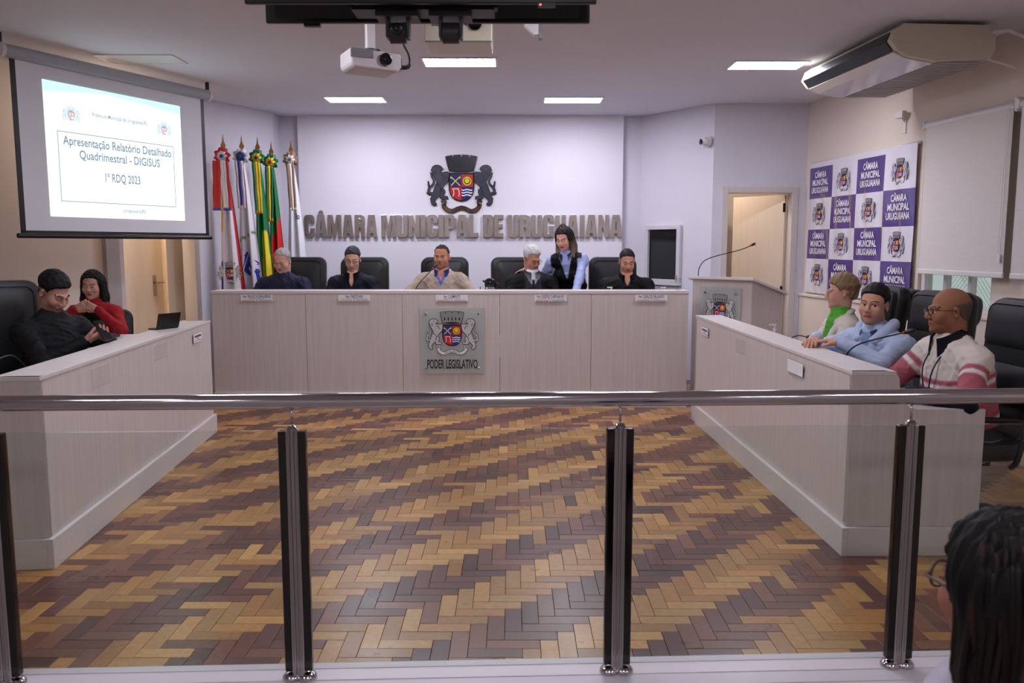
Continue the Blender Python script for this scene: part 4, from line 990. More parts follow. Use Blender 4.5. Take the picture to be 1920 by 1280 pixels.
def make_chair(label, loc, rz, grp, top=1.21, w_=.53, arms=True, panels=False):
    t_ = thing('office_chair',label,'chair',loc,rz,grp)
    q_ = curved_slab(.52,.50,.10,0,.10,0,TR(0,-.04,.43,0,R(90))); q_.v = [(x,y,z) for x,y,z in q_.v]; mesh_obj('seat', q_, M_leather, t_, smooth='auto')
    hb_ = top-.50; mid = (top+.50)/2
    q_ = curved_slab(w_,hb_,.09,.20,.29,.07,TR(0,0,mid)); mesh_obj('backrest', q_, M_leather, t_, smooth='auto')
    if panels:
        for zc,hh in ((top-.15,.24),(mid-.06,.20),(mid-.27,.18)):
            q_ = curved_slab(w_-.09,hh,.05,.178,.22,.02,TR(0,.07*((zc-.5)/hb_)**2-.012,zc)); mesh_obj('back_cushion', q_, M_leather2, t_, smooth='auto')
        q_ = curved_slab(w_-.14,.22,.08,.30,.40,.03,TR(0,.04,top-.13)); mesh_obj('headrest_shell', q_, M_black, t_, smooth='auto')
    else:
        q_ = curved_slab(w_-.11,hb_-.08,.06,.186,.22,.068,TR(0,0,mid)); mesh_obj('back_cushion', q_, M_leather, t_, smooth='auto')
    if arms:
        for s_ in (-1,1):
            q_ = MB(); q_.tube(smooth_path([(s_*.24,.12,.40),(s_*.31,.10,.46),(s_*.315,.12,.64),(s_*.31,-.02,.67),(s_*.31,-.20,.66),(s_*.30,-.22,.60),(s_*.24,-.18,.42)],4),.016,8); mesh_obj('armrest', q_, M_black, t_, smooth=True)
    q_ = MB(); q_.tube([(0,0,.09),(0,0,.40)],[.028,.022],14); q_.box(-.1,.1,-.1,.1,.37,.395); mesh_obj('gas_column', q_, M_darkchrome, t_, smooth='auto')
    for k in range(5):
        a = R(72*k+18); q_ = MB(); q_.tube([(0,0,.105),(math.cos(a)*.15,math.sin(a)*.15,.105),(math.cos(a)*.29,math.sin(a)*.29,.075)],[.03,.024,.016],8); lg = mesh_obj('base_leg', q_, M_black, t_, smooth='auto')
        q_ = MB(); q_.tube([(math.cos(a)*.29-.022*math.sin(a),math.sin(a)*.29+.022*math.cos(a),.031),(math.cos(a)*.29+.022*math.sin(a),math.sin(a)*.29-.022*math.cos(a),.031)],.030,12); mesh_obj('caster', q_, M_black, lg, smooth='auto')
    return t_
DZ = .2
for x,y,rz_,lb in ((-2.32,8.90,0,'black leather office chair behind the man in navy sweater'),(-1.61,8.90,R(4),'black leather office chair behind the man in dark shirt'),
                (-.745,8.90,0,'black leather office chair behind the man in beige sweater'),(.06,8.92,R(6),'black leather office chair behind the grey-haired man'),(1.10,8.92,R(-3),'black leather office chair behind the man in black, front desk')):
    make_chair(lb,(x,y,DZ+.001),rz_,'black office chairs',top=1.23)
make_chair('black leather office chair with tall back at left edge',(-3.20,5.26,.001),R(48),'black office chairs',top=1.33,w_=.56)
make_chair('high-backed grey office chair behind the woman in green',(2.46,6.02,.001),R(-98),'grey office chairs',top=1.27,w_=.50,panels=True)
make_chair('high-backed grey office chair behind the man in light blue hoodie',(2.50,5.24,.001),R(-72),'grey office chairs',top=1.27,w_=.50,panels=True)
make_chair('high-backed grey office chair behind the striped sweater, right edge',(2.50,4.49,.001),R(-86),'grey office chairs',top=1.27,w_=.50,panels=True)
# ------------------------------------------------------------------ people: one continuous surface per body, grown from blended volumes
def surface_nets(F, org, h):
    nx,ny,nz = F.shape; ins = F < 0
    c = [ins[i:nx-1+i, j:ny-1+j, k:nz-1+k] for i in (0,1) for j in (0,1) for k in (0,1)]
    cnt = sum(x.astype(np.int8) for x in c); act = (cnt > 0) & (cnt < 8)
    idx = -np.ones(act.shape, dtype=np.int64); cells = np.argwhere(act); idx[act] = np.arange(len(cells))
    P = np.zeros((len(cells),3)); W = np.zeros(len(cells)); I,J,K = cells.T
    offs = [(i,j,k) for i in (0,1) for j in (0,1) for k in (0,1)]
    for a in offs:
        for ax in range(3):
            if a[ax]: continue
            b = list(a); b[ax] = 1
            fa = F[I+a[0],J+a[1],K+a[2]]; fb = F[I+b[0],J+b[1],K+b[2]]
            m = (fa < 0) != (fb < 0)
            t = np.where(m, fa/np.where(m, fa-fb, 1), 0)
            p = np.tile(np.array(a,float),(len(cells),1)); p[:,ax] = t
            P += p*m[:,None]; W += m
    V = (cells + P/W[:,None])*h + org
    faces = []
    for ax in range(3):
        o1,o2 = [(1,2),(2,0),(0,1)][ax]
        sl0 = [slice(None)]*3; sl1 = [slice(None)]*3; sl0[ax] = slice(0,-1); sl1[ax] = slice(1,None)
        A = ins[tuple(sl0)]; B = ins[tuple(sl1)]; e = np.argwhere(A != B)
        e = e[(e[:,o1] > 0) & (e[:,o2] > 0) & (e[:,o1] < F.shape[o1]-1) & (e[:,o2] < F.shape[o2]-1)]
        if not len(e): continue
        d1 = np.zeros(3,int); d1[o1] = 1; d2 = np.zeros(3,int); d2[o2] = 1
        q = [e-d1-d2, e-d2, e, e-d1]; q = np.stack([idx[x[:,0],x[:,1],x[:,2]] for x in q],1)
        s_ = A[e[:,0],e[:,1],e[:,2]]
        q[~s_] = q[~s_][:,::-1]; faces.append(q)
    return V, np.concatenate(faces)
class Vol:
    """list of blended volumes with colours"""
    def __init__(s): s.p = []
    def cone(s, a, b, r1, r2, col=None, k=.02, flat=(1,1,1), sub=False):
        s.p.append(('c',np.array(a,float),np.array(b,float),r1,r2,col,k,np.array(flat,float),sub)); return s
    def ell(s, c, r, col=None, k=.015, rot=None, sub=False):
        s.p.append(('e',np.array(c,float),np.array(r,float),rot,None,col,k,None,sub)); return s
    def dist(s, pr, X):
        if pr[0] == 'c':
            _,a,b,r1,r2,_,_,fl,_ = pr
            p = (X-a)/fl; ba = (b-a)/fl; t = np.clip((p@ba)/max(ba@ba,1e-9),0,1)
            return (np.linalg.norm(p-t[...,None]*ba,axis=-1)-(r1+(r2-r1)*t))*min(1.,fl.min())
        _,c,r,rot = pr[:4]; p = X-c
        if rot is not None: p = p@rot
        k0 = np.linalg.norm(p/r,axis=-1); k1 = np.linalg.norm(p/(r*r),axis=-1)
        return k0*(k0-1)/np.maximum(k1,1e-9)
    def bounds(s):
        lo = np.array([9.]*3); hi = -lo
        for pr in s.p:
            if pr[8]: continue
            if pr[0] == 'c':
                r = max(pr[3],pr[4])*pr[7]; lo = np.minimum(lo,np.minimum(pr[1],pr[2])-r); hi = np.maximum(hi,np.maximum(pr[1],pr[2])+r)
            else:
                r = pr[2] if pr[3] is None else np.full(3,pr[2].max()); lo = np.minimum(lo,pr[1]-r); hi = np.maximum(hi,pr[1]+r)
        return lo,hi
    def mesh(s, h, warp=None, clip=None):
        lo,hi = s.bounds(); lo = lo-3*h; hi = hi+3*h; n = np.ceil((hi-lo)/h).astype(int)+1
        F = np.full(n, .5); ax = [lo[i]+np.arange(n[i])*h for i in range(3)]
        for pr in s.p:
            if pr[0] == 'c': r = max(pr[3],pr[4])*pr[7].max(); a = np.minimum(pr[1],pr[2])-r; b = np.maximum(pr[1],pr[2])+r
            else: r = pr[2].max(); a = pr[1]-r; b = pr[1]+r
            m = pr[6]+2*h; i0 = np.clip(np.floor((a-m-lo)/h).astype(int),0,n); i1 = np.clip(np.ceil((b+m-lo)/h).astype(int)+1,0,n)
            if (i1 <= i0).any(): continue
            sl = tuple(slice(i0[i],i1[i]) for i in range(3))
            X = np.stack(np.meshgrid(ax[0][sl[0]],ax[1][sl[1]],ax[2][sl[2]],indexing='ij'),-1)
            d = s.dist(pr,X); f = F[sl]; k = pr[6]
            if pr[8]:
                q = np.clip(.5-.5*(f+d)/k,0,1); F[sl] = f*(1-q)+(-d)*q+k*q*(1-q)
            else:
                q = np.clip(.5+.5*(f-d)/k,0,1); F[sl] = f*(1-q)+d*q-k*q*(1-q)
        if warp is not None:
            X = np.stack(np.meshgrid(*ax,indexing='ij'),-1); F = warp(X,F)
        if clip is not None:
            X = np.stack(np.meshgrid(*ax,indexing='ij'),-1); F = np.maximum(F, clip(X))
        V,Q = surface_nets(F,lo,h)
        best = np.full(len(V),9.); C = np.zeros((len(V),3))
        for pr in s.p:
            if pr[8] or pr[5] is None: continue
            d = s.dist(pr,V); m = d < best; best[m] = d[m]; C[m] = lin(pr[5])
        return V,Q,C
def rotm(yaw=0,pitch=0,roll=0):
    return np.array((Matrix.Rotation(yaw,3,'Z') @ Matrix.Rotation(pitch,3,'X') @ Matrix.Rotation(roll,3,'Y')))
def np_obj(name, V, Q, C, m, parent, smooth=True):
    me = bpy.data.meshes.new(name); me.vertices.add(len(V)); me.vertices.foreach_set('co', V.astype(np.float32).ravel())
    me.loops.add(Q.size); me.loops.foreach_set('vertex_index', Q.astype(np.int32).ravel())
    me.polygons.add(len(Q)); me.polygons.foreach_set('loop_start', np.arange(0,Q.size,4,dtype=np.int32))
    me.polygons.foreach_set('use_smooth', np.ones(len(Q),bool))
    at = me.color_attributes.new('Col','FLOAT_COLOR','POINT'); at.data.foreach_set('color', np.hstack([C,np.ones((len(C),1))]).astype(np.float32).ravel())
    me.materials.append(m); me.update(calc_edges=True); me.validate()
    o = bpy.data.objects.new(name, me); COL.objects.link(o); o.parent = parent; return o
M_body = mat('skin_and_cloth',(255,255,255),.66,spec=.22,attr='Col',bump=.04,bscale=140)
M_hair = mat('hair',(255,255,255),.55,spec=.25,attr='Col',var=.25,vscale=6,stretch=(30,30,5),bump=.25,bscale=30)

def head_vol(skin, female=False, jaw=1., fat=0.):
    v = Vol(); S = skin
    v.ell((0,.020,.034),(.0755,.097,.086),S)
    v.ell((0,-.022,-.040),(.062+fat,.070,.080),S,k=.03)
    v.ell((0,-.045,-.083),((.046 if not female else .040)*jaw+fat,.043,.034),S,k=.025)
    v.ell((0,-.080,-.103),(.018,.014,.014),S,k=.02)
    for s_ in (-1,1):
        v.ell((s_*.040,-.060,-.030),(.026+fat*.7,.028,.030),S,k=.02)
        v.cone((s_*.012,-.088,.020),(s_*.045,-.074,.020),.010,.008,S,k=.014)
        v.ell((s_*.0115,-.1015,-.034),(.009,.011,.008),S,k=.008)
    v.cone((0,-.086,.012),(0,-.110,-.027),.008,.0125,S,k=.012)
    v.cone((-.019,-.0865,-.0625),(.019,-.0865,-.0625),.0075,.0075,S,k=.008); v.cone((-.015,-.085,-.0725),(.015,-.085,-.0725),.0075,.0075,S,k=.006)
    for s_ in (-1,1): v.ell((s_*.031,-.103,.001),(.016,.0165,.009),None,k=.014,sub=True)
    for s_ in (-1,1):
        v.ell((s_*.031,-.0725,.000),(.0145,.0145,.0125),S,k=.004)
        v.ell((s_*.0785,.014,-.008),(.009,.019,.031),S,k=.008,rot=rotm(s_*R(22)))
        v.ell((s_*.0845,.006,-.006),(.006,.009,.016),None,k=.006,rot=rotm(s_*R(22)),sub=True)
    return v
def paint_face(V, C, skin, lips, brow, eyes, stubble=None, gaze=0.):
    x,y,z = V.T; f = y < -.045; ax = np.abs(x)
    if stubble is not None:
        m = (z < -.048) & (y < .02) & (V[:,2] > -.14); w_ = np.clip((-.048-z)/.02,0,1)*.55*m
        C += (np.array(lin(stubble))-C)*w_[:,None]
    m = f & (((ax/.024)**2+((z+.067)/.0095)**2) < 1) & (y < -.075); C[m] = lin(lips)
    m = f & (np.abs(z+.0672) < .0016) & (ax < .022) & (y < -.075); C[m] = np.array(lin(lips))*.45
    zb = .0235+.004*np.sin(np.clip((ax-.012)/.036,0,1)*math.pi)
    m = f & (np.abs(z-zb) < .0026) & (ax > .011) & (ax < .050); C[m] = lin(brow)
    e2 = ((ax-.031)/.0135)**2
    if eyes == 'open':
        m = f & (e2+((z)/.0062)**2 < 1); C[m] = lin((205,198,194))
        m = m & ((np.sign(x)*(ax-.031)-gaze)**2+z**2 < .0062**2); C[m] = lin((38,26,22))
        m = f & (e2 < 1) & (np.abs(z-.0068*np.sqrt(np.clip(1-e2,0,1))) < .0020); C[m] = lin((50,34,30))
    else:
        m = f & (e2 < 1) & (np.abs(z+.0055*np.sqrt(np.clip(1-e2,0,1))) < .0024); C[m] = lin((48,32,30))
    return C
def hand_vol(v, wrist, d, nrm, skin, curl=.5, thumb=1, size=1.0, spread=.0):
    """wrist point, pointing direction d, palm-facing normal nrm (the side fingers curl toward)"""
    w_ = np.array(wrist,float); d = np.array(d,float); d /= np.linalg.norm(d); n = np.array(nrm,float); n -= d*(n@d); n /= np.linalg.norm(n); s_ = np.cross(n,d)*thumb
    def P(a,b,c): return w_+(d*a+s_*b+n*c)*size
    v.cone(P(-.01,0,0),P(.03,0,0),.024*size,.026*size,skin,k=.012)
    for b in (-.027,-.010,.010,.027): v.cone(P(.015,b*.7,0),P(.085,b,0),.0145*size,.0125*size,skin,k=.010)
    for b,L_ in ((.030,.070),(.010,.080),(-.010,.075),(-.029,.058)):
        a0,p = 0.,P(.088,b,0); a = .088; c = 0.; bb = b
        for k_,fr_ in enumerate((.45,.32,.23)):
            a0 += curl*(.75 if k_ else .5); a2 = a+L_*fr_*math.cos(a0); c2 = c+L_*fr_*math.sin(a0); bb2 = bb+spread*b*.3
            v.cone(P(a,bb,c),P(a2,bb2,c2),.0092*size-.0008*k_,.0086*size-.0009*k_,skin,k=.003); a,c,bb = a2,c2,bb2
    v.cone(P(.02,.022,.004),P(.055,.048,.014),.0145*size,.0115*size,skin,k=.010); v.cone(P(.055,.048,.014),P(.092,.050+.006,.022+.012*curl),.0105*size,.0085*size,skin,k=.004)
def ik(a, c, l1, l2, hint):
    a,c = np.array(a,float),np.array(c,float); d = c-a; L_ = min(np.linalg.norm(d), (l1+l2)*.999); u = d/np.linalg.norm(d)
    x = (l1*l1-l2*l2+L_*L_)/(2*L_); h_ = math.sqrt(max(l1*l1-x*x,0)); q = np.array(hint,float); q -= u*(q@u); q /= np.linalg.norm(q)
    return a+u*x+q*h_, a+u*L_
def person(label, loc, yaw, pelvis, lean=0., side=0., twist=0., sw=.185, girth=1., scale=1., head=(0,0,0), nod=0., top=(30,30,40), pants=(30,30,36), skin=(190,140,115),
           wrists=(None,None), elbows=((-.6,.3,-1),(.6,.3,-1)), sleeve=None, hands=({}, {}), female=False, fat=0., lips=(165,95,88), brow=(40,30,28), eyes='down', stubble=None, gaze=0.,
           hair=None, hair_c=(30,24,22), standing=False, hb=.0065, hh=.0040, paint=None, extra=None, headoff=(0,0,0), legs=True, neck_r=.056, shoe=(20,18,18)):
    t_ = thing('person', label, 'person', loc, yaw)
    B = Vol(); hz = pelvis; P = np.array((0,0,hz),float); sc = scale
    u = np.array((math.sin(side), -math.sin(lean)*math.cos(side), math.cos(lean)*math.cos(side))); fwd = np.array((0,-math.cos(lean),-math.sin(lean)))
    Tw = rotm(twist); rx = Tw@np.array((math.cos(side),0,-math.sin(side)))
    g = girth
    waist = P+u*.17*sc; chest = P+u*.31*sc; nb = P+u*.505*sc; shc = P+u*.428*sc
    fl = (1,.70+.08*(g-1),1)
    B.cone(P+(0,0,-.01),waist,.165*g,.155*g,top if not standing else pants,k=.05,flat=fl)
    B.cone(waist,chest,.155*g,.162*g,top,k=.06,flat=fl)
    B.cone(chest,shc+u*.01,.162*g,.110,top,k=.06,flat=fl)
    if g > 1.08: B.ell(P+u*.12+fwd*.06,(.15*g,.13*g,.14),top,k=.06)
    if female:
        for s_ in (-1,1): B.ell(chest+rx*s_*.07+fwd*.085-u*.02,(.062,.055,.062),top,k=.05)
    B.cone(shc-rx*sw*.80+u*.005,shc+rx*sw*.80+u*.005,.062,.062,top,k=.05)
    B.cone(nb-u*.075,nb-u*.005,.090,.060,top,k=.06)
    L1,L2 = .285*sc,.255*sc; arms = []
    hand_sets = []
    for i_,s_ in enumerate((-1,1)):
        sh_ = shc+rx*s_*sw-u*.012
        wr = wrists[i_] if wrists[i_] is not None else tuple(sh_+np.array((s_*.05,-.20,-.42)))
        el,wr = ik(sh_,wr,L1,L2,elbows[i_]); sl = sleeve or top
        arms.append((sh_,el,wr)); ra = .056 if not female else .048; ra *= (.6+.4*g)
        B.ell(sh_,(ra*1.22,ra*1.15,ra*1.15),sl,k=.03); B.cone(sh_,el,ra*1.08,ra*.88,sl,k=.04); B.cone(el,wr,ra*.88,ra*.66,sl,k=.02)
        hv = Vol(); hd = hands[i_] or {}
        d = np.array(hd.get('dir',(wr-el)),float); nrm = hd.get('n',(0,0,-1))
        if abs(np.dot(d/np.linalg.norm(d),nrm)) > .95: nrm = (0,-1,0)
        hand_vol(hv,wr,d,nrm,skin,curl=hd.get('curl',.35),thumb=hd.get('thumb',-s_),size=hd.get('size',.92 if female else 1.02))
        hand_sets.append(hv)
    if legs:
        for s_ in (-1,1):
            hp = P+np.array((s_*.085,0,-.02))
            if standing: kn = hp+np.array((s_*.02,-.02,-.43)); an = kn+np.array((0,.03,-(kn[2]-.09)))
            else: kn = P+np.array((s_*.12,-.44*sc,.0)); an = np.array((s_*.12,-.42*sc,.09))
            B.cone(hp,kn,.088*(.5+.5*g),.062,pants,k=.04); B.cone(kn,an,.060,.045,pants,k=.02); B.cone(an+(0,.02,-.045),an+(0,-.15,-.055),.042,.034,shoe,k=.01)
    # head
    Rh = rotm(head[0],head[1],head[2]); nk = np.array((0,-math.sin(lean*.5+nod),math.cos(lean*.5+nod))); Hc = nb+nk*.163*sc+np.array(headoff)
    HV = head_vol(skin,female,fat=fat)
    nbl = (nb-u*.05-Hc)@Rh; HV.cone((0,.030,-.055),nbl,neck_r*(.86 if female else 1),neck_r*(.95 if female else 1.08),skin,k=.025)
    V,Q,C = HV.mesh(hh); C = paint_face(V,C,skin,lips,brow,eyes,stubble,gaze)
    hs = 1.0 if not female else .95
    Vh = (V*hs)@Rh.T+Hc
    rf = np.random.RandomState(abs(hash(label))%1000 if False else len(label)); fk = rf.uniform(-1,1,(7,3)); fk = fk/np.linalg.norm(fk,axis=1)[:,None]*rf.uniform(45,95,(7,1)); fp = rf.uniform(0,6,7)
    def folds(X,F):
        near = np.abs(F) < .03; q = X[near]; d_ = np.zeros(len(q)); bend = .02*np.sin(q@np.array((14.,9.,17.)))
        for a_,b_ in zip(fk,fp): d_ += np.maximum(0,np.sin(q@a_+b_+bend*90))**3
        F[near] -= d_*.0024; return F
    Vb,Qb,Cb = B.mesh(hb,warp=folds)
    if paint is not None: Cb = paint(Vb,Cb,dict(P=P,u=u,fwd=fwd,nb=nb,chest=chest,waist=waist,shc=shc,rx=rx,sw=sw,arms=arms))
    for _ in range(1):      # soften the colour seams by one cell
        acc = Cb.copy(); n_ = np.ones(len(Cb))
        for a_,b_ in ((0,1),(1,2),(2,3),(3,0)):
            np.add.at(acc,Qb[:,a_],Cb[Qb[:,b_]]); np.add.at(n_,Qb[:,a_],1)
        Cb = acc/n_[:,None]
    Vs,Qs,Cs = [Vb,Vh],[Qb,Q+len(Vb)],[Cb,C]; n = len(Vb)+len(Vh)
    for hv in hand_sets:
        v_,q_,c_ = hv.mesh(.0042); Vs.append(v_); Qs.append(q_+n); Cs.append(c_); n += len(v_)
    body = np_obj('body',np.concatenate(Vs),np.concatenate(Qs),np.concatenate(Cs),M_body,t_)
    MH = Matrix.Translation(Hc) @ Matrix([list(r_) for r_ in Rh]).to_4x4() @ Matrix.Scale(hs,4)
    if hair:
        v,wp_,colf = hair(hair_c); V,Q,C = v.mesh(hh,warp=wp_)
        if colf is not None: C = colf(V,C)
        np_obj('hair',(V*hs)@Rh.T+Hc,Q,C,M_hair,t_)
    if extra: extra(t_,MH,dict(P=P,u=u,fwd=fwd,nb=nb,chest=chest,shc=shc,rx=rx,Hc=Hc))
    return t_
def hair_line(front=.070, temple=.022, side_=-.010, nape=-.075, rec=0.):
    ys = [-.13,-.075,-.050,-.028,-.012,.008,.028,.060,.13]; zs = [front+.010,front,front-.010,temple+.008,side_-.022,side_+.010,-.030,nape,nape-.005]
    def f(X):
        zl = np.interp(X[...,1],ys,zs)
        if rec: zl = zl+rec*np.clip((np.abs(X[...,0])-.012)/.04,0,1)*(X[...,1] < -.02)
        return X[...,2]-zl
    return f
def ragged(X, amp, fr=1.):
    return amp*(np.sin(X[...,0]*170*fr+X[...,2]*60)+np.sin(X[...,1]*190*fr+X[...,0]*90+1.3)+np.sin(X[...,2]*120*fr-X[...,1]*150+.5))
def short_hair(th=.010, front=.068, vol_=.0, rec=0., temple=.022, grey=None, ragg=.0012, taper=.03):
    def f(c):
        v = Vol(); v.ell((0,.022,.036+vol_*.4),(.0755+th,.098+th,.087+th+vol_),c,k=.01); v.ell((0,.046,-.028),(.064+th*.4,.062+th*.4,.062),c,k=.02)
        hl = hair_line(front,temple,rec=rec)
        def warp(X,F):
            r_ = np.clip((hl(X)+.004)/taper,0,1); r_ = r_*r_*(3-2*r_); thin = .80*(th+vol_*.5)*np.clip((.055-X[...,2])/.05,0,1)*(np.abs(X[...,0]) > .02); return F+(th+.010+vol_*.6)*(1-r_)+thin*r_+ragged(X,ragg)*(.4+.6*r_)
        cf = None
        if grey is not None:
            def cf(V,C):
                w_ = np.clip((.050-V[:,2])/.05,0,1)[:,None]; return C*(1-w_)+np.array(lin(grey))*w_
        return v,warp,cf
    return f
def fringe_hair(th=.005):    # bald on top, cropped at the sides
    def f(c):
        v = Vol(); v.ell((0,.022,.034),(.0755+th,.098+th,.086+th),c,k=.01); v.ell((0,.046,-.028),(.066,.064,.062),c,k=.02); hl = hair_line(.07,.022)
        def warp(X,F):
            a = np.minimum(hl(X), np.minimum((.056+.25*np.clip(X[...,1]-.06,0,1))-X[...,2], X[...,1]+.012)); r_ = np.clip((a+.002)/.03,0,1); return F+(th+.008)*(1-r_)
        return v,warp,None
    return f
def long_hair(length=.30, th=.014, part=0., tips=None, spread=1., back_only=False, bun=False, over_ears=True):
    def f(c):
        v = Vol(); v.ell((0,.024,.038),(.0775+th,.100+th,.088+th),c,k=.01)
        for s_ in (-1,1):
            v.cone((s_*.076,.030,.03),(s_*.086*spread,.048,-.12),.030,.034,c,k=.03,flat=(.7,1.4,1)); v.cone((s_*.086*spread,.048,-.12),(s_*.090*spread,.035,-.10-length*.7),.034,.014,c,k=.02,flat=(.8,1.4,1))
            if not back_only: v.cone((s_*.082*spread,.012,-.02),(s_*.088*spread,-.01,-.14),.020,.022,c,k=.02); v.cone((s_*.088*spread,-.01,-.14),(s_*.082*spread,-.050,-.10-length*.75),.022,.009,c,k=.015)
        v.cone((0,.080,.0),(0,.095,-.10-length*.6),.060,.048,c,k=.04,flat=(1.3,.65,1))
        if bun: v.ell((0,.045,.128),(.034,.040,.024),c,k=.014)
        hl = hair_line(.068,.020,-.03,-.9)
        def warp(X,F):
            lo = np.clip((np.abs(X[...,0])-.056)/.012,0,1)*np.clip((X[...,1]+(.02 if back_only else .06))/.012,0,1); lo = np.maximum(lo,np.clip((X[...,1]-.01)/.012,0,1))*(X[...,2] < .05)
            r_ = np.clip((hl(X)+.004)/.03,0,1); r_ = np.maximum(r_*r_*(3-2*r_),lo)
            return F+(th+.010)*(1-r_)+ragged(X*np.array((1.2,1.2,.25)),.0017,1.3)
        def cf(V,C):
            if tips is None: return C
            w_ = np.clip((-.01-V[:,2])/.16,0,1)[:,None]; n_ = .5+.5*np.sin(V[:,0:1]*420+V[:,1:2]*260); w_ = w_*(.55+.45*n_); return C*(1-w_)+np.array(lin(tips))*w_
        return v,warp,cf
    return f
def glasses(t_, MH, rim=(20,20,22), w_=.024, h_=.017, r_=.0016, metal=False, lens=True):
    m_ = mat('frame_%d_%d_%d'%rim,rim,.3,metal=1. if metal else 0.)
    q = MB()
    for s_ in (-1,1):
        c = [(s_*.032+math.cos(a)*w_*(1 if abs(math.cos(a)) < .8 else .97), -.106+.25*abs(math.cos(a)*s_*w_*.3)+.012*max(0,s_*math.cos(a))*.6, .000+math.sin(a)*h_) for a in [2*math.pi*i/20 for i in range(21)]]
        q.tube(c,r_,6,0,MH,caps=False)
        q.tube([(s_*(.032+w_),-.100,.006),(s_*.078,-.085,.008),(s_*.083,.0,.006),(s_*.082,.022,-.006),(s_*.080,.034,-.022)],r_,6,0,MH)
    q.tube([(-.010,-.106,.004),(0,-.110,.006),(.010,-.106,.004)],r_,6,0,MH)
    o = mesh_obj('glasses', q, m_, t_, smooth=True)
    if lens:
        for s_ in (-1,1):
            l = MB(); n = 18; l.add([(s_*.032+math.cos(2*math.pi*i/n)*w_*.96,-.1045,math.sin(2*math.pi*i/n)*h_*.96) for i in range(n)],[tuple(range(n))],0,MH); mesh_obj('lens', l, M_glass, o)
def collar(t_, K, c, name='shirt_collar', r0=.074, h_=.036, open_=.25, drop=.03, vee=.055, tilt=0.):
    """folded shirt collar standing round the neck, open at the front"""
    u,nb,fw,rx = K['u'],K['nb'],K['fwd'],K['rx']; q = MB(); n = 30; vs = []
    bk = -np.array(fw)
    for j in range(n+1):
        a = -math.pi/2+open_+(2*math.pi-2*open_)*j/n; ca,sa_ = math.cos(a),math.sin(a)
        fr_ = max(0.,-sa_)       # 1 at the front
        base = nb+u*(.016-.026*fr_)-bk*.016*fr_
        dirv = rx*ca+bk*sa_
        vs += [tuple(base+dirv*(r0+.012)-u*(.012+vee*.5*fr_**6)+np.array((0,0,0))), tuple(base+dirv*(r0+.002)+u*h_), tuple(base+dirv*(r0-.005)+u*h_), tuple(base+dirv*(r0+.024)-u*(.014+vee*fr_**4))]
    fs = []
    for j in range(n):
        a = 4*j
        for k_ in ((0,1),(1,2)): fs.append((a+k_[0],a+4+k_[0],a+4+k_[1],a+k_[1]))
        fs.append((a+2,a+6,a+7,a+3)) if False else fs.append((a+1,a+5,a+7,a+3))
    q.add(vs,fs); return mesh_obj(name, q, mat('cloth_%d_%d_%d'%c,c,.7), t_, smooth=True, solid=.003)
def vee_paint(shirt, half=.05, depth=.13, skin=None):
    def f(V,C,K):
        d = V-K['nb']; z_ = d@K['u']; x_ = d@K['rx']; fr_ = d@K['fwd']
        m = (fr_ > .02) & (z_ > -depth) & (np.abs(x_) < half*(1+z_/depth)+.004); C[m] = lin(shirt)
        if skin is not None:
            m2 = (fr_ > .02) & (z_ > -depth*.62) & (np.abs(x_) < half*.62*(1+z_/(depth*.62))); C[m2] = lin(skin)
        return C
    return f

def arm_t(V, arm, rad=.085):
    """0..1 along the upper arm, 1..2 along the forearm, -1 where the vertex is not on this arm"""
    a,b,c = arm; out = np.full(len(V),-1.); best = np.full(len(V),rad)
    for k_,(p,q) in enumerate(((a,b),(b,c))):
        d = q-p; t = np.clip(((V-p)@d)/(d@d),0,1.05); r_ = np.linalg.norm(V-p-t[:,None]*d,axis=1); m = r_ < best; out[m] = t[m]+k_; best[m] = r_[m]
    return out
# ------------------------------------------------------------------ people at the front desk
TAN,PALE,FAIR,BROWN = (182,128,104),(204,160,142),(214,172,154),(150,98,72)
def ex_glasses(rim, collar_c=None, **k):
    def f(t_,MH,K):
        glasses(t_,MH,rim,**k)
        if collar_c: collar(t_,K,collar_c)
    return f
def ex_collar(c, **k):
    def f(t_,MH,K): collar(t_,K,c,**k)
    return f
W = lambda x,y,z: (x,y,z)
fw = ((-.20,-.40,.80),(.20,-.40,.80))
person('grey-haired man in navy sweater looking down, left end of front desk',(-2.385,8.74,DZ),R(-4),.54,lean=.16,sw=.205,girth=1.28,top=(28,31,56),skin=(196,146,130),fat=.007,head=(R(-6),R(21),0),
       wrists=((-.24,-.40,.80),(.22,-.42,.80)),elbows=((-.8,.2,-.8),(.8,.2,-.8)),eyes='down',brow=(110,96,92),hair=short_hair(.007,.072,rec=.012),hair_c=(150,146,148),extra=ex_glasses((120,120,124),r_=.0011,metal=True),neck_r=.064)
person('man in dark navy shirt and black glasses looking down, front desk',(-1.667,8.74,DZ),0,.55,lean=.10,sw=.19,girth=1.05,top=(17,19,34),skin=(204,158,140),head=(R(3),R(16),0),wrists=fw,
       stubble=(150,112,98),brow=(40,34,32),hair=short_hair(.008,.066,.005),hair_c=(52,50,54),extra=ex_glasses((16,16,18),(17,19,34),h_=.014),paint=vee_paint((204,158,140),.035,.10))
def beige_paint(V,C,K): return vee_paint((88,104,196),.058,.12,TAN)(V,C,K)
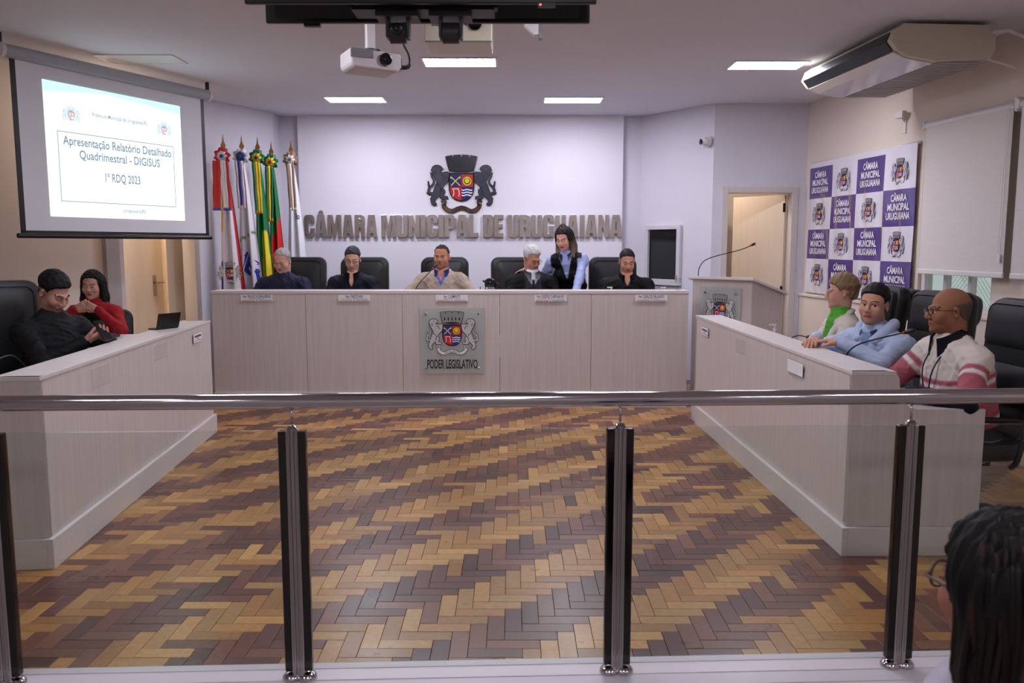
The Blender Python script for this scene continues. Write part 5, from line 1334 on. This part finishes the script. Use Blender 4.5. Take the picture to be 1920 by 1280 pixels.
person('man in beige v-neck sweater and blue collar speaking at centre microphone',(-.735,8.76,DZ),R(-2),.575,lean=.10,sw=.20,girth=1.2,top=(166,150,136),pants=(40,40,46),skin=(176,120,96),head=(R(-6),R(4),0),
       wrists=((-.36,-.42,.80),(.30,-.42,.80)),elbows=((-1.,.2,-.7),(1.,.2,-.7)),eyes='open',stubble=(140,96,80),brow=(44,34,32),hair=short_hair(.004,.082,rec=.030,temple=.03,grey=(120,116,118)),hair_c=(36,32,34),neck_r=.066,fat=.004,paint=beige_paint,
       extra=ex_collar((88,104,196),open_=.42,vee=.035))
def suit_paint(V,C,K):
    d = V-K['nb']; z_ = d@K['u']; x_ = d@K['rx']; fr_ = d@K['fwd']
    m = (fr_ > .0) & (np.abs(x_) < .085) & (z_ > -.42); C[m] = lin((40,40,48))
    m = (fr_ > .02) & (z_ > -.11) & (np.abs(x_) < .06*(1+z_/.11)+.006); C[m] = lin((200,200,214))
    m = (fr_ > .02) & (z_ > -.13) & (z_ < -.045) & (np.abs(x_) < .014); C[m] = lin((22,22,26))
    return C
person('white-haired man in black jacket and glasses reading, front desk',(.195,8.76,DZ),R(10),.56,lean=.12,sw=.20,girth=1.12,top=(11,11,14),skin=(184,128,106),head=(R(24),R(24),0),wrists=((-.16,-.40,.80),(.24,-.40,.80)),
       brow=(130,124,120),stubble=(170,126,110),hair=short_hair(.013,.060,.006,rec=.01),hair_c=(188,186,186),extra=ex_glasses((16,16,18),(206,206,218),w_=.025,h_=.018),paint=suit_paint)
person('man in black shirt with short dark hair, right end of front desk',(1.205,8.74,DZ),R(-3),.53,lean=.12,sw=.21,girth=1.15,top=(9,9,11),skin=(190,138,116),head=(R(4),R(20),0),wrists=fw,
       stubble=(146,104,90),brow=(32,26,26),hair=short_hair(.005,.070,.001,grey=(104,100,102)),hair_c=(26,24,26),neck_r=.062,paint=vee_paint((190,138,116),.034,.07),extra=ex_collar((9,9,11),open_=.35))
def vest_paint(V,C,K):
    d = V-K['nb']; z_ = d@K['u']; x_ = d@K['rx']; fr_ = d@K['fwd']
    tor = (np.abs(x_) < .168) & (z_ < .03)
    C[tor] = lin((10,10,15))
    for arm in K['arms']:
        t = arm_t(V,arm); m = (t > .12) & (np.abs(x_) > .12) | (t > .6); C[m] = lin((160,170,214))
    m = tor & (fr_ > .0) & (z_ > -.22) & (np.abs(x_) < .06*(1+z_/.22)+.004); C[m] = lin((160,170,214))
    return C
def vest_extra(t_,MH,K): collar(t_,K,(150,162,214),r0=.064,open_=.4,vee=.04)
person('standing woman in black vest and blue blouse leaning over the front desk',(.66,9.0,DZ),R(-14),.83,lean=.50,side=-.06,sw=.165,girth=.92,top=(160,170,214),pants=(22,22,28),skin=(206,154,136),female=True,standing=True,head=(R(-10),R(22),R(-4)),headoff=(-.02,-.02,0),
       wrists=((-.50,-.02,1.10),(.10,-.58,.79)),elbows=((-.6,.2,-.8),(1,.6,.2)),hands=({'dir':(-1,-.1,-.2)},{'dir':(-.3,-1,-.35)}),lips=(180,90,92),brow=(52,38,34),
       hair=long_hair(.30,.012,tips=(150,126,104),bun=True),hair_c=(34,27,26),paint=vest_paint,extra=vest_extra,shoe=(16,16,18))

# ------------------------------------------------------------------ people at the side desks
def phone_extra(t_,MH,K): pass
person('dark-haired man in black sweater looking at a phone, left side desk',(-3.02,5.36,0),R(68),.60,lean=.06,nod=.22,sw=.20,girth=1.2,top=(13,13,17),skin=(186,138,122),head=(R(2),R(32),0),
       wrists=((-.05,-.36,.955),(.13,-.36,.955)),elbows=((-1,.2,-.7),(1,.3,-.7)),hands=({'n':(.6,0,.8),'curl':.8,'thumb':-1},{'n':(-.3,-.2,.95),'curl':.7}),stubble=(120,88,78),brow=(24,20,20),hair=short_hair(.013,.064,.008,temple=.014),hair_c=(16,15,18),neck_r=.062,hh=.0038)
ph = thing('smartphone','black smartphone held by the man in black sweater','phone',tuple(TR(-3.02,5.36,0,R(68)) @ Vector((.04,-.455,1.00))),R(68))
q = MB(); q.box(-.037,.037,-.005,.005,-.04,.11,0,TR(0,0,0,0,R(-38))); mesh_obj('case', q, M_blackg, ph, bevel=.004); q = MB(); q.box(-.033,.033,.0052,.0058,-.034,.104,0,TR(0,0,0,0,R(-38))); mesh_obj('screen', q, mat('phone_glass',(20,24,30),.08), ph)
def red_paint(V,C,K):
    d = V-K['nb']; z_ = d@K['u']; x_ = d@K['rx']; fr_ = d@K['fwd']
    m = (fr_ > .0) & (np.abs(x_) < .07) & (z_ < .0); C[m] = lin((26,18,20)); return C
person('long-haired woman in red sweater with hands clasped at her chin',(-3.60,7.16,0),R(12),.57,lean=.20,sw=.165,girth=.95,top=(150,24,34),skin=(196,150,132),female=True,head=(R(-4),R(10),0),
       wrists=((-.085,-.315,1.03),(.085,-.315,1.03)),elbows=((-1,-.3,-1),(1,-.3,-1)),hands=({'dir':(.85,-.2,.5),'n':(.3,.9,.2),'curl':.9},{'dir':(-.85,-.2,.45),'n':(-.3,.9,.2),'curl':.9}),lips=(160,84,84),brow=(30,24,24),hair=long_hair(.36,.010),hair_c=(20,17,18),paint=red_paint,hh=.0038)
def cardigan(V,C,K):
    d = V-K['nb']; z_ = d@K['u']; x_ = d@K['rx']; fr_ = d@K['fwd']
    m = (fr_ > .02) & (np.abs(x_) < .075) & (z_ < .0); C[m] = lin((74,150,52))
    m = (z_ > -.035) & (np.hypot(x_,fr_) < .10); C[m] = lin((86,168,50)); return C
def green_extra(t_,MH,K):
    glasses(t_,MH,(170,150,130),r_=.0012,metal=True)
    u,nb,fw_,rx = K['u'],K['nb'],K['fwd'],K['rx']; q = MB()
    for k_ in range(3): q.tube([tuple(nb+u*(.03+.012*k_)+(rx*math.cos(a)+fw_*math.sin(a))*(.060-.002*k_)+fw_*.006) for a in [2*math.pi*i/24 for i in range(25)]],.010,8,caps=False)
    mesh_obj('turtleneck', q, mat('green_knit',(88,170,52),.8,bump=.2,bscale=200), t_, smooth=True)
    q = MB(); p = MH @ Vector((.080,.012,-.044)); q.ball(tuple(p),.005,10); mesh_obj('earring', q, M_chrome, t_, smooth=True)
    for s_ in (-1,1):
        q = MB(); q.tube(smooth_path([tuple(nb-fw_*.06+rx*s_*.05+u*.03),tuple(nb+rx*s_*.10+u*.0),tuple(nb+fw_*.10+rx*s_*.085-u*.10),tuple(nb+fw_*.155+rx*s_*.07-u*.24),tuple(nb+fw_*.16+rx*s_*.07-u*.36)],4),.026,10,flat=.6); mesh_obj('shawl_edge', q, mat('cream_knit',(206,200,190),.85,bump=.2,bscale=150), t_, smooth=True)
person('woman with short hair, glasses, green turtleneck and cream cardigan in profile',(2.46,6.00,0),R(-92),.56,lean=.12,sw=.17,girth=1.05,top=(206,200,190),skin=(206,156,138),female=True,head=(R(-14),R(4),0),wrists=((-.15,-.46,.80),(.15,-.46,.80)),
       lips=(176,98,94),brow=(120,96,78),eyes='open',hair=short_hair(.018,.060,.012,temple=.012),hair_c=(140,112,84),paint=cardigan,extra=green_extra,hh=.0036)
def hoodie_paint(V,C,K):
    d = V-K['nb']; z_ = d@K['u']; x_ = d@K['rx']; fr_ = d@K['fwd']
    m = (fr_ > .02) & (np.abs(x_) < .032) & (z_ < .01); C[m] = lin((120,140,182)); return C
def hoodie_extra(t_,MH,K):
    u,nb,fw_,rx = K['u'],K['nb'],K['fwd'],K['rx']; c = (174,188,216); m_ = mat('light_blue_cotton',c,.8,bump=.1,bscale=120)
    q = MB(); q.tube(smooth_path([tuple(nb+fw_*.085+rx*.05-u*.05),tuple(nb+rx*.105+u*.015),tuple(nb+rx*.075-fw_*.085+u*.02),tuple(nb-fw_*.13-u*.03),tuple(nb-rx*.075-fw_*.085+u*.02),tuple(nb-rx*.105+u*.015),tuple(nb+fw_*.085-rx*.05-u*.05)],5),.034,12); mesh_obj('hood', q, m_, t_, smooth=True)
    for s_ in (-1,1):
        q = MB(); q.tube([tuple(nb+fw_*(.112+.02*i)+rx*s_*.040-u*(.07+.07*i)) for i in range(5)],.009,8,flat=.5); mesh_obj('jacket_placket', q, mat('pale_blue_cotton',(176,192,222),.8), t_, smooth=True)
        for i in range(3):
            q = MB(); q.ball(tuple(nb+fw_*(.128+.012*i)+rx*s_*.043-u*(.085+.055*i)),.006,8); mesh_obj('snap_button', q, mat('navy_snap',(40,44,70),.3), t_, smooth=True)
    collar(t_,K,(128,148,190),r0=.070,open_=.5,vee=.03,h_=.025)
person('dark-haired man in light blue hooded jacket glancing toward the camera',(2.39,5.20,0),R(-66),.55,lean=.26,sw=.195,girth=1.07,top=(174,188,216),pants=(50,54,70),skin=(196,146,124),head=(R(24),R(2),R(4)),
       wrists=((-.12,-.49,.985),(.06,-.47,.985)),elbows=((-1,.4,-.5),(1,.5,-.5)),hands=({'dir':(.5,-.8,.0),'n':(0,0,-1),'curl':.5},{'dir':(-.8,-.5,.05),'n':(0,0,-1),'curl':.5}),eyes='open',gaze=.004,stubble=(150,108,94),brow=(34,26,24),hair=short_hair(.010,.064,.004,temple=.024),hair_c=(32,25,24),paint=hoodie_paint,extra=hoodie_extra,hh=.0033,hb=.006)
def stripe_sleeves(V,C,K):
    cream,rose,white,navy = (lin((210,200,190)),lin((166,88,100)),lin((216,208,202)),lin((24,26,44)))
    d = V-K['nb']; z_ = d@K['u']; x_ = np.abs(d@K['rx'])
    def bands(t,e):   # t grows downward; thin rose, white, then rose to the hem
        C_ = np.empty((len(t),3)); C_[:] = cream; C_[t > e[0]] = rose; C_[(t > e[1]) & (t < e[2])] = white; C_[(t > e[3]) & (t < e[4])] = white; C_[t > e[5]] = navy; return C_
    leg = V[:,2] < K['P'][2]-.03
    tc = bands(-z_,(.178,.205,.226,.415,.432,.462)); m = ~leg; C[m] = tc[m]
    for arm in K['arms']:
        t = arm_t(V,arm); m = (t >= .12) & (x_ > .125) | (t > .75); C[m] = bands(t,(.26,.37,.46,.90,.97,1.04))[m]
    return C
def stripe_extra(t_,MH,K):
    glasses(t_,MH,(26,24,26),h_=.015,r_=.0018); collar(t_,K,(30,32,52),r0=.078,open_=.35,vee=.055,h_=.042)
    u,nb,fw_,rx = K['u'],K['nb'],K['fwd'],K['rx']
    q = MB()
    for s_ in (-1,1): q.tube(smooth_path([tuple(nb+rx*s_*.06+fw_*.06-u*.02),tuple(nb+rx*s_*.045+fw_*.155-u*.12),tuple(nb+rx*s_*.015+fw_*.19-u*.26),tuple(nb+fw_*.195-u*.34)],4),.004,6)
    mesh_obj('lanyard', q, mat('navy_lanyard',(28,30,52),.6), t_, smooth=True)
person('bald man in glasses and cream and rose striped sweater, right side desk',(2.51,4.48,0),R(-84),.565,lean=.26,sw=.205,girth=1.2,top=(206,196,186),sleeve=(158,84,96),pants=(26,28,44),skin=(152,104,80),head=(R(-12),R(3),0),
       wrists=((-.13,-.50,.80),(.20,-.46,.80)),elbows=((-1,.5,-.6),(1,.5,-.6)),eyes='open',stubble=(136,84,62),lips=(140,84,72),brow=(60,46,42),hair=fringe_hair(.003),hair_c=(96,80,74),paint=stripe_sleeves,extra=stripe_extra,neck_r=.066,hh=.0033,hb=.006)

# ------------------------------------------------------------------ woman in the public seats, seen from behind
def fg_extra(t_,MH,K):
    glasses(t_,MH,(70,52,48),w_=.028,h_=.023,r_=.0026)
    p = MH @ Vector((.083,.010,-.044)); q = MB(); q.ball(tuple(p),.005,12); mesh_obj('earring', q, mat('pearl',(220,214,205),.2), t_, smooth=True)
    rnd = random.Random(3); q = MB(); cs = []
    for k_ in range(150):   # loose locks over the back of the head
        a = rnd.uniform(R(-15),R(195)); el = rnd.uniform(.25,1.25)
        top_ = Vector((math.cos(a)*.100*math.cos(el),.024+math.sin(a)*.122*math.cos(el),.040+.108*math.sin(el)))
        mid_ = Vector((math.cos(a)*.108,.030+math.sin(a)*.130,-.02)); w_ = rnd.uniform(-.02,.02)
        end_ = Vector((math.cos(a)*.104+w_,.035+math.sin(a)*.128,rnd.uniform(-.22,-.15)))
        if math.sin(a) < .12 and abs(math.cos(a)) > .9: continue
        pts = smooth_path([tuple(top_),tuple((top_+mid_)/2*1.03),tuple(mid_),tuple((mid_+end_)/2+Vector((w_*.5,0,0))),tuple(end_)],3)
        r_ = rnd.uniform(.004,.008); n0 = len(q.v); q.tube(pts,[r_*.5]+[r_]*(len(pts)-3)+[r_*.6,r_*.1],6,0,MH)
        c = rnd.choice([(16,11,10),(22,15,13),(14,10,10),(44,30,23),(62,45,34)] if rnd.random() < .35 else [(13,10,9),(17,12,11)]); cs += [lin(c)+(1,)]*(len(q.v)-n0)
    q.c = cs; o = mesh_obj('hair_locks', q, mat('hair_lock',(255,255,255),.5,spec=.25,attr='Col'), t_, smooth=True); o['kind'] = 'stuff'
person('woman with dark shoulder-length hair and glasses seen from behind, right foreground',(.775,1.22,0),R(188),.36,lean=.04,sw=.165,girth=1.0,top=(196,192,206),skin=(176,120,104),female=True,head=(R(6),R(3),0),pants=(40,42,56),
       wrists=((-.12,-.34,.56),(.12,-.34,.56)),hair=long_hair(.03,.020,tips=(44,32,26),spread=1.05,back_only=True),hair_c=(14,10,10),extra=fg_extra,hh=.0035)
ph = thing('smartphone','smartphone in a green case at the bottom edge, held low','phone',(.545,1.23,.545),R(20))
q = MB(); q.box(-.038,.038,-.078,.078,-.005,.004,0,TR(0,0,0,0,R(24))); mesh_obj('case', q, mat('green_case',(110,150,110),.5), ph, bevel=.004); q = MB(); q.box(-.034,.034,-.073,.073,.0042,.0048,0,TR(0,0,0,0,R(24))); mesh_obj('screen', q, emis('phone_screen',(.7,.75,.8),.5), ph)

# ------------------------------------------------------------------ small things on the desks
t = thing('thermos','black and steel thermos flask on the front desk','thermos',(-.215,8.22,.9505))
q = MB(); q.lathe([(.055,0),(.057,.01),(.057,.18),(.052,.20)],24); mesh_obj('body', q, M_chrome, t, smooth='auto')
q = MB(); q.lathe([(.053,.20),(.058,.22),(.056,.25),(.045,.275),(.02,.287),(.001,.288)],24); mesh_obj('lid', q, M_blackg, t, smooth='auto')
q = MB(); q.tube(smooth_path([(.05,0,.24),(.085,0,.22),(.09,0,.14),(.058,0,.08)],4),.008,8); mesh_obj('handle', q, M_blackg, t, smooth=True)
q = MB(); q.tube([(-.05,0,.25),(-.075,0,.262)],.010,8); mesh_obj('spout', q, M_blackg, t, smooth=True)
t = thing('pen_holder','slim black pen holder beside the thermos','pen holder',(-.335,8.24,.9505)); q = MB(); q.lathe([(.022,0),(.024,.09),(.022,.09),(.02,.01),(.001,.01)],16); mesh_obj('cup', q, M_black, t, smooth='auto'); q = MB(); q.tube([(0,0,.012),(.02,0,.20)],.0045,8); mesh_obj('pen', q, M_black, t, smooth=True)
def dispenser(label,loc):
    t_ = thing('soap_dispenser',label,'bottle',loc,0,'sanitizer bottles'); q_ = MB(); q_.lathe([(.028,0),(.03,.01),(.03,.10),(.024,.12),(.012,.13),(.012,.145)],20); mesh_obj('bottle', q_, mat('clear_gel_bottle',(216,220,224),.15), t_, smooth='auto')
    q_ = MB(); q_.lathe([(.014,.145),(.014,.165),(.006,.168),(.006,.19)],14); q_.box(-.042,.010,-.008,.008,.188,.200); mesh_obj('pump', q_, M_white, t_, smooth='auto')
dispenser('white pump sanitizer bottle on the front desk left of the man in black',(.99,8.24,.9505)); dispenser('white pump sanitizer bottle near the lectern end of front desk',(1.52,8.22,.9505)); dispenser('white pump sanitizer bottle on the right side desk',(2.06,6.45,.7505))
t = thing('wine_glass','clear stemmed glass on the ledge end of the front desk','glass',(1.615,8.05,1.1305)); q = MB(); q.lathe([(.03,0),(.03,.003),(.004,.006),(.004,.05),(.02,.06),(.032,.085),(.030,.115)],20); mesh_obj('bowl_and_stem', q, M_glass, t, smooth='auto')
for i,x in enumerate((-1.92,-1.55,.62)):
    t = thing('paper_sheet','white paper sheets lying %s'%('in front of the man in dark shirt','right of the man in dark shirt','under the standing woman\'s hand')[i],'paper',(x,8.26,.9505),R(8*i-6)); q = MB(); q.box(-.105,.105,-.12,.12,0,.004); mesh_obj('sheets', q, M_paper, t)
gooseneck('gooseneck_microphone','black gooseneck microphone with red ring before the man in beige',[(-.98,8.28,.9505),(-.97,8.27,1.10),(-.93,8.29,1.18),(-.85,8.33,1.27),(-.79,8.36,1.335)],headr=.011)
gooseneck('gooseneck_microphone','black foam-tipped microphone low over the right side desk',[(2.02,6.05,.7505),(2.02,6.02,.86),(2.03,5.85,.925),(2.035,5.66,.935)],red=False,headr=.016)
gooseneck('gooseneck_microphone','long gooseneck microphone pointing at the man in striped sweater',[(1.945,4.80,.7505),(1.945,4.79,.90),(1.98,4.74,.985),(2.07,4.65,1.04),(2.18,4.56,1.085)],headr=.012)
gooseneck('gooseneck_microphone','black gooseneck microphone laid low at the left edge of the desk',[(-2.72,4.62,.7505),(-2.70,4.55,.88),(-2.68,4.40,.975),(-2.64,4.20,.985),(-2.60,4.02,.985)],red=False,headr=.014)
t = thing('laptop','small black laptop open on the ledge of the left side desk','laptop',(-2.565,6.12,.9455),R(62)); q = MB(); q.box(-.10,.10,0,.085,0,.010); mesh_obj('keyboard_base', q, M_black, t, bevel=.003)
q = MB(); q.box(-.10,.10,-.005,.0,0,.115,0,TR(0,-.001,.010,0,R(16))); mesh_obj('lid', q, M_black, t, bevel=.002); q = MB(); q.box(-.09,.09,.0003,.001,.01,.106,0,TR(0,-.001,.010,0,R(16))); mesh_obj('screen', q, M_blackg, t)
t = thing('side_table','small white table in front of the woman in red','table',(-3.42,6.66,0)); q = MB(); q.box(-.36,.35,-.21,.21,.80,.825); mesh_obj('tabletop', q, M_white, t, bevel=.003)
for sx in (-.33,.32):
    for sy in (-.18,.18): q = MB(); q.box(sx-.015,sx+.015,sy-.015,sy+.015,0,.80); mesh_obj('leg', q, M_grey, t)
q = MB(); q.box(-.345,.335,.185,.195,.45,.80); mesh_obj('modesty_panel', q, M_white, t)
t = thing('keyboard','black computer keyboard on the small white table','keyboard',(-3.40,6.60,.8255),R(6)); q = MB(); q.box(-.22,.22,-.07,.07,0,.018); mesh_obj('case', q, M_black, t, bevel=.004)
for r_ in range(4):
    for c_ in range(13): q = MB(); q.box(-.208+c_*.032,-.181+c_*.032,-.060+r_*.031,-.034+r_*.031,.018,.025); mesh_obj('key', q, M_grey if (r_+c_)%7 == 0 else M_black, t)
t = thing('plastic_cup','clear plastic cup on the corner of the small table','cup',(-3.13,6.55,.8255)); q = MB(); q.lathe([(.026,0),(.036,.09),(.034,.09),(.025,.004),(.001,.004)],18); mesh_obj('cup_wall', q, M_acryl, t, smooth='auto')
make_chair('low black chair of the woman in red',(-3.62,7.22,.001),R(14),'black office chairs',top=.98,w_=.44,arms=False)
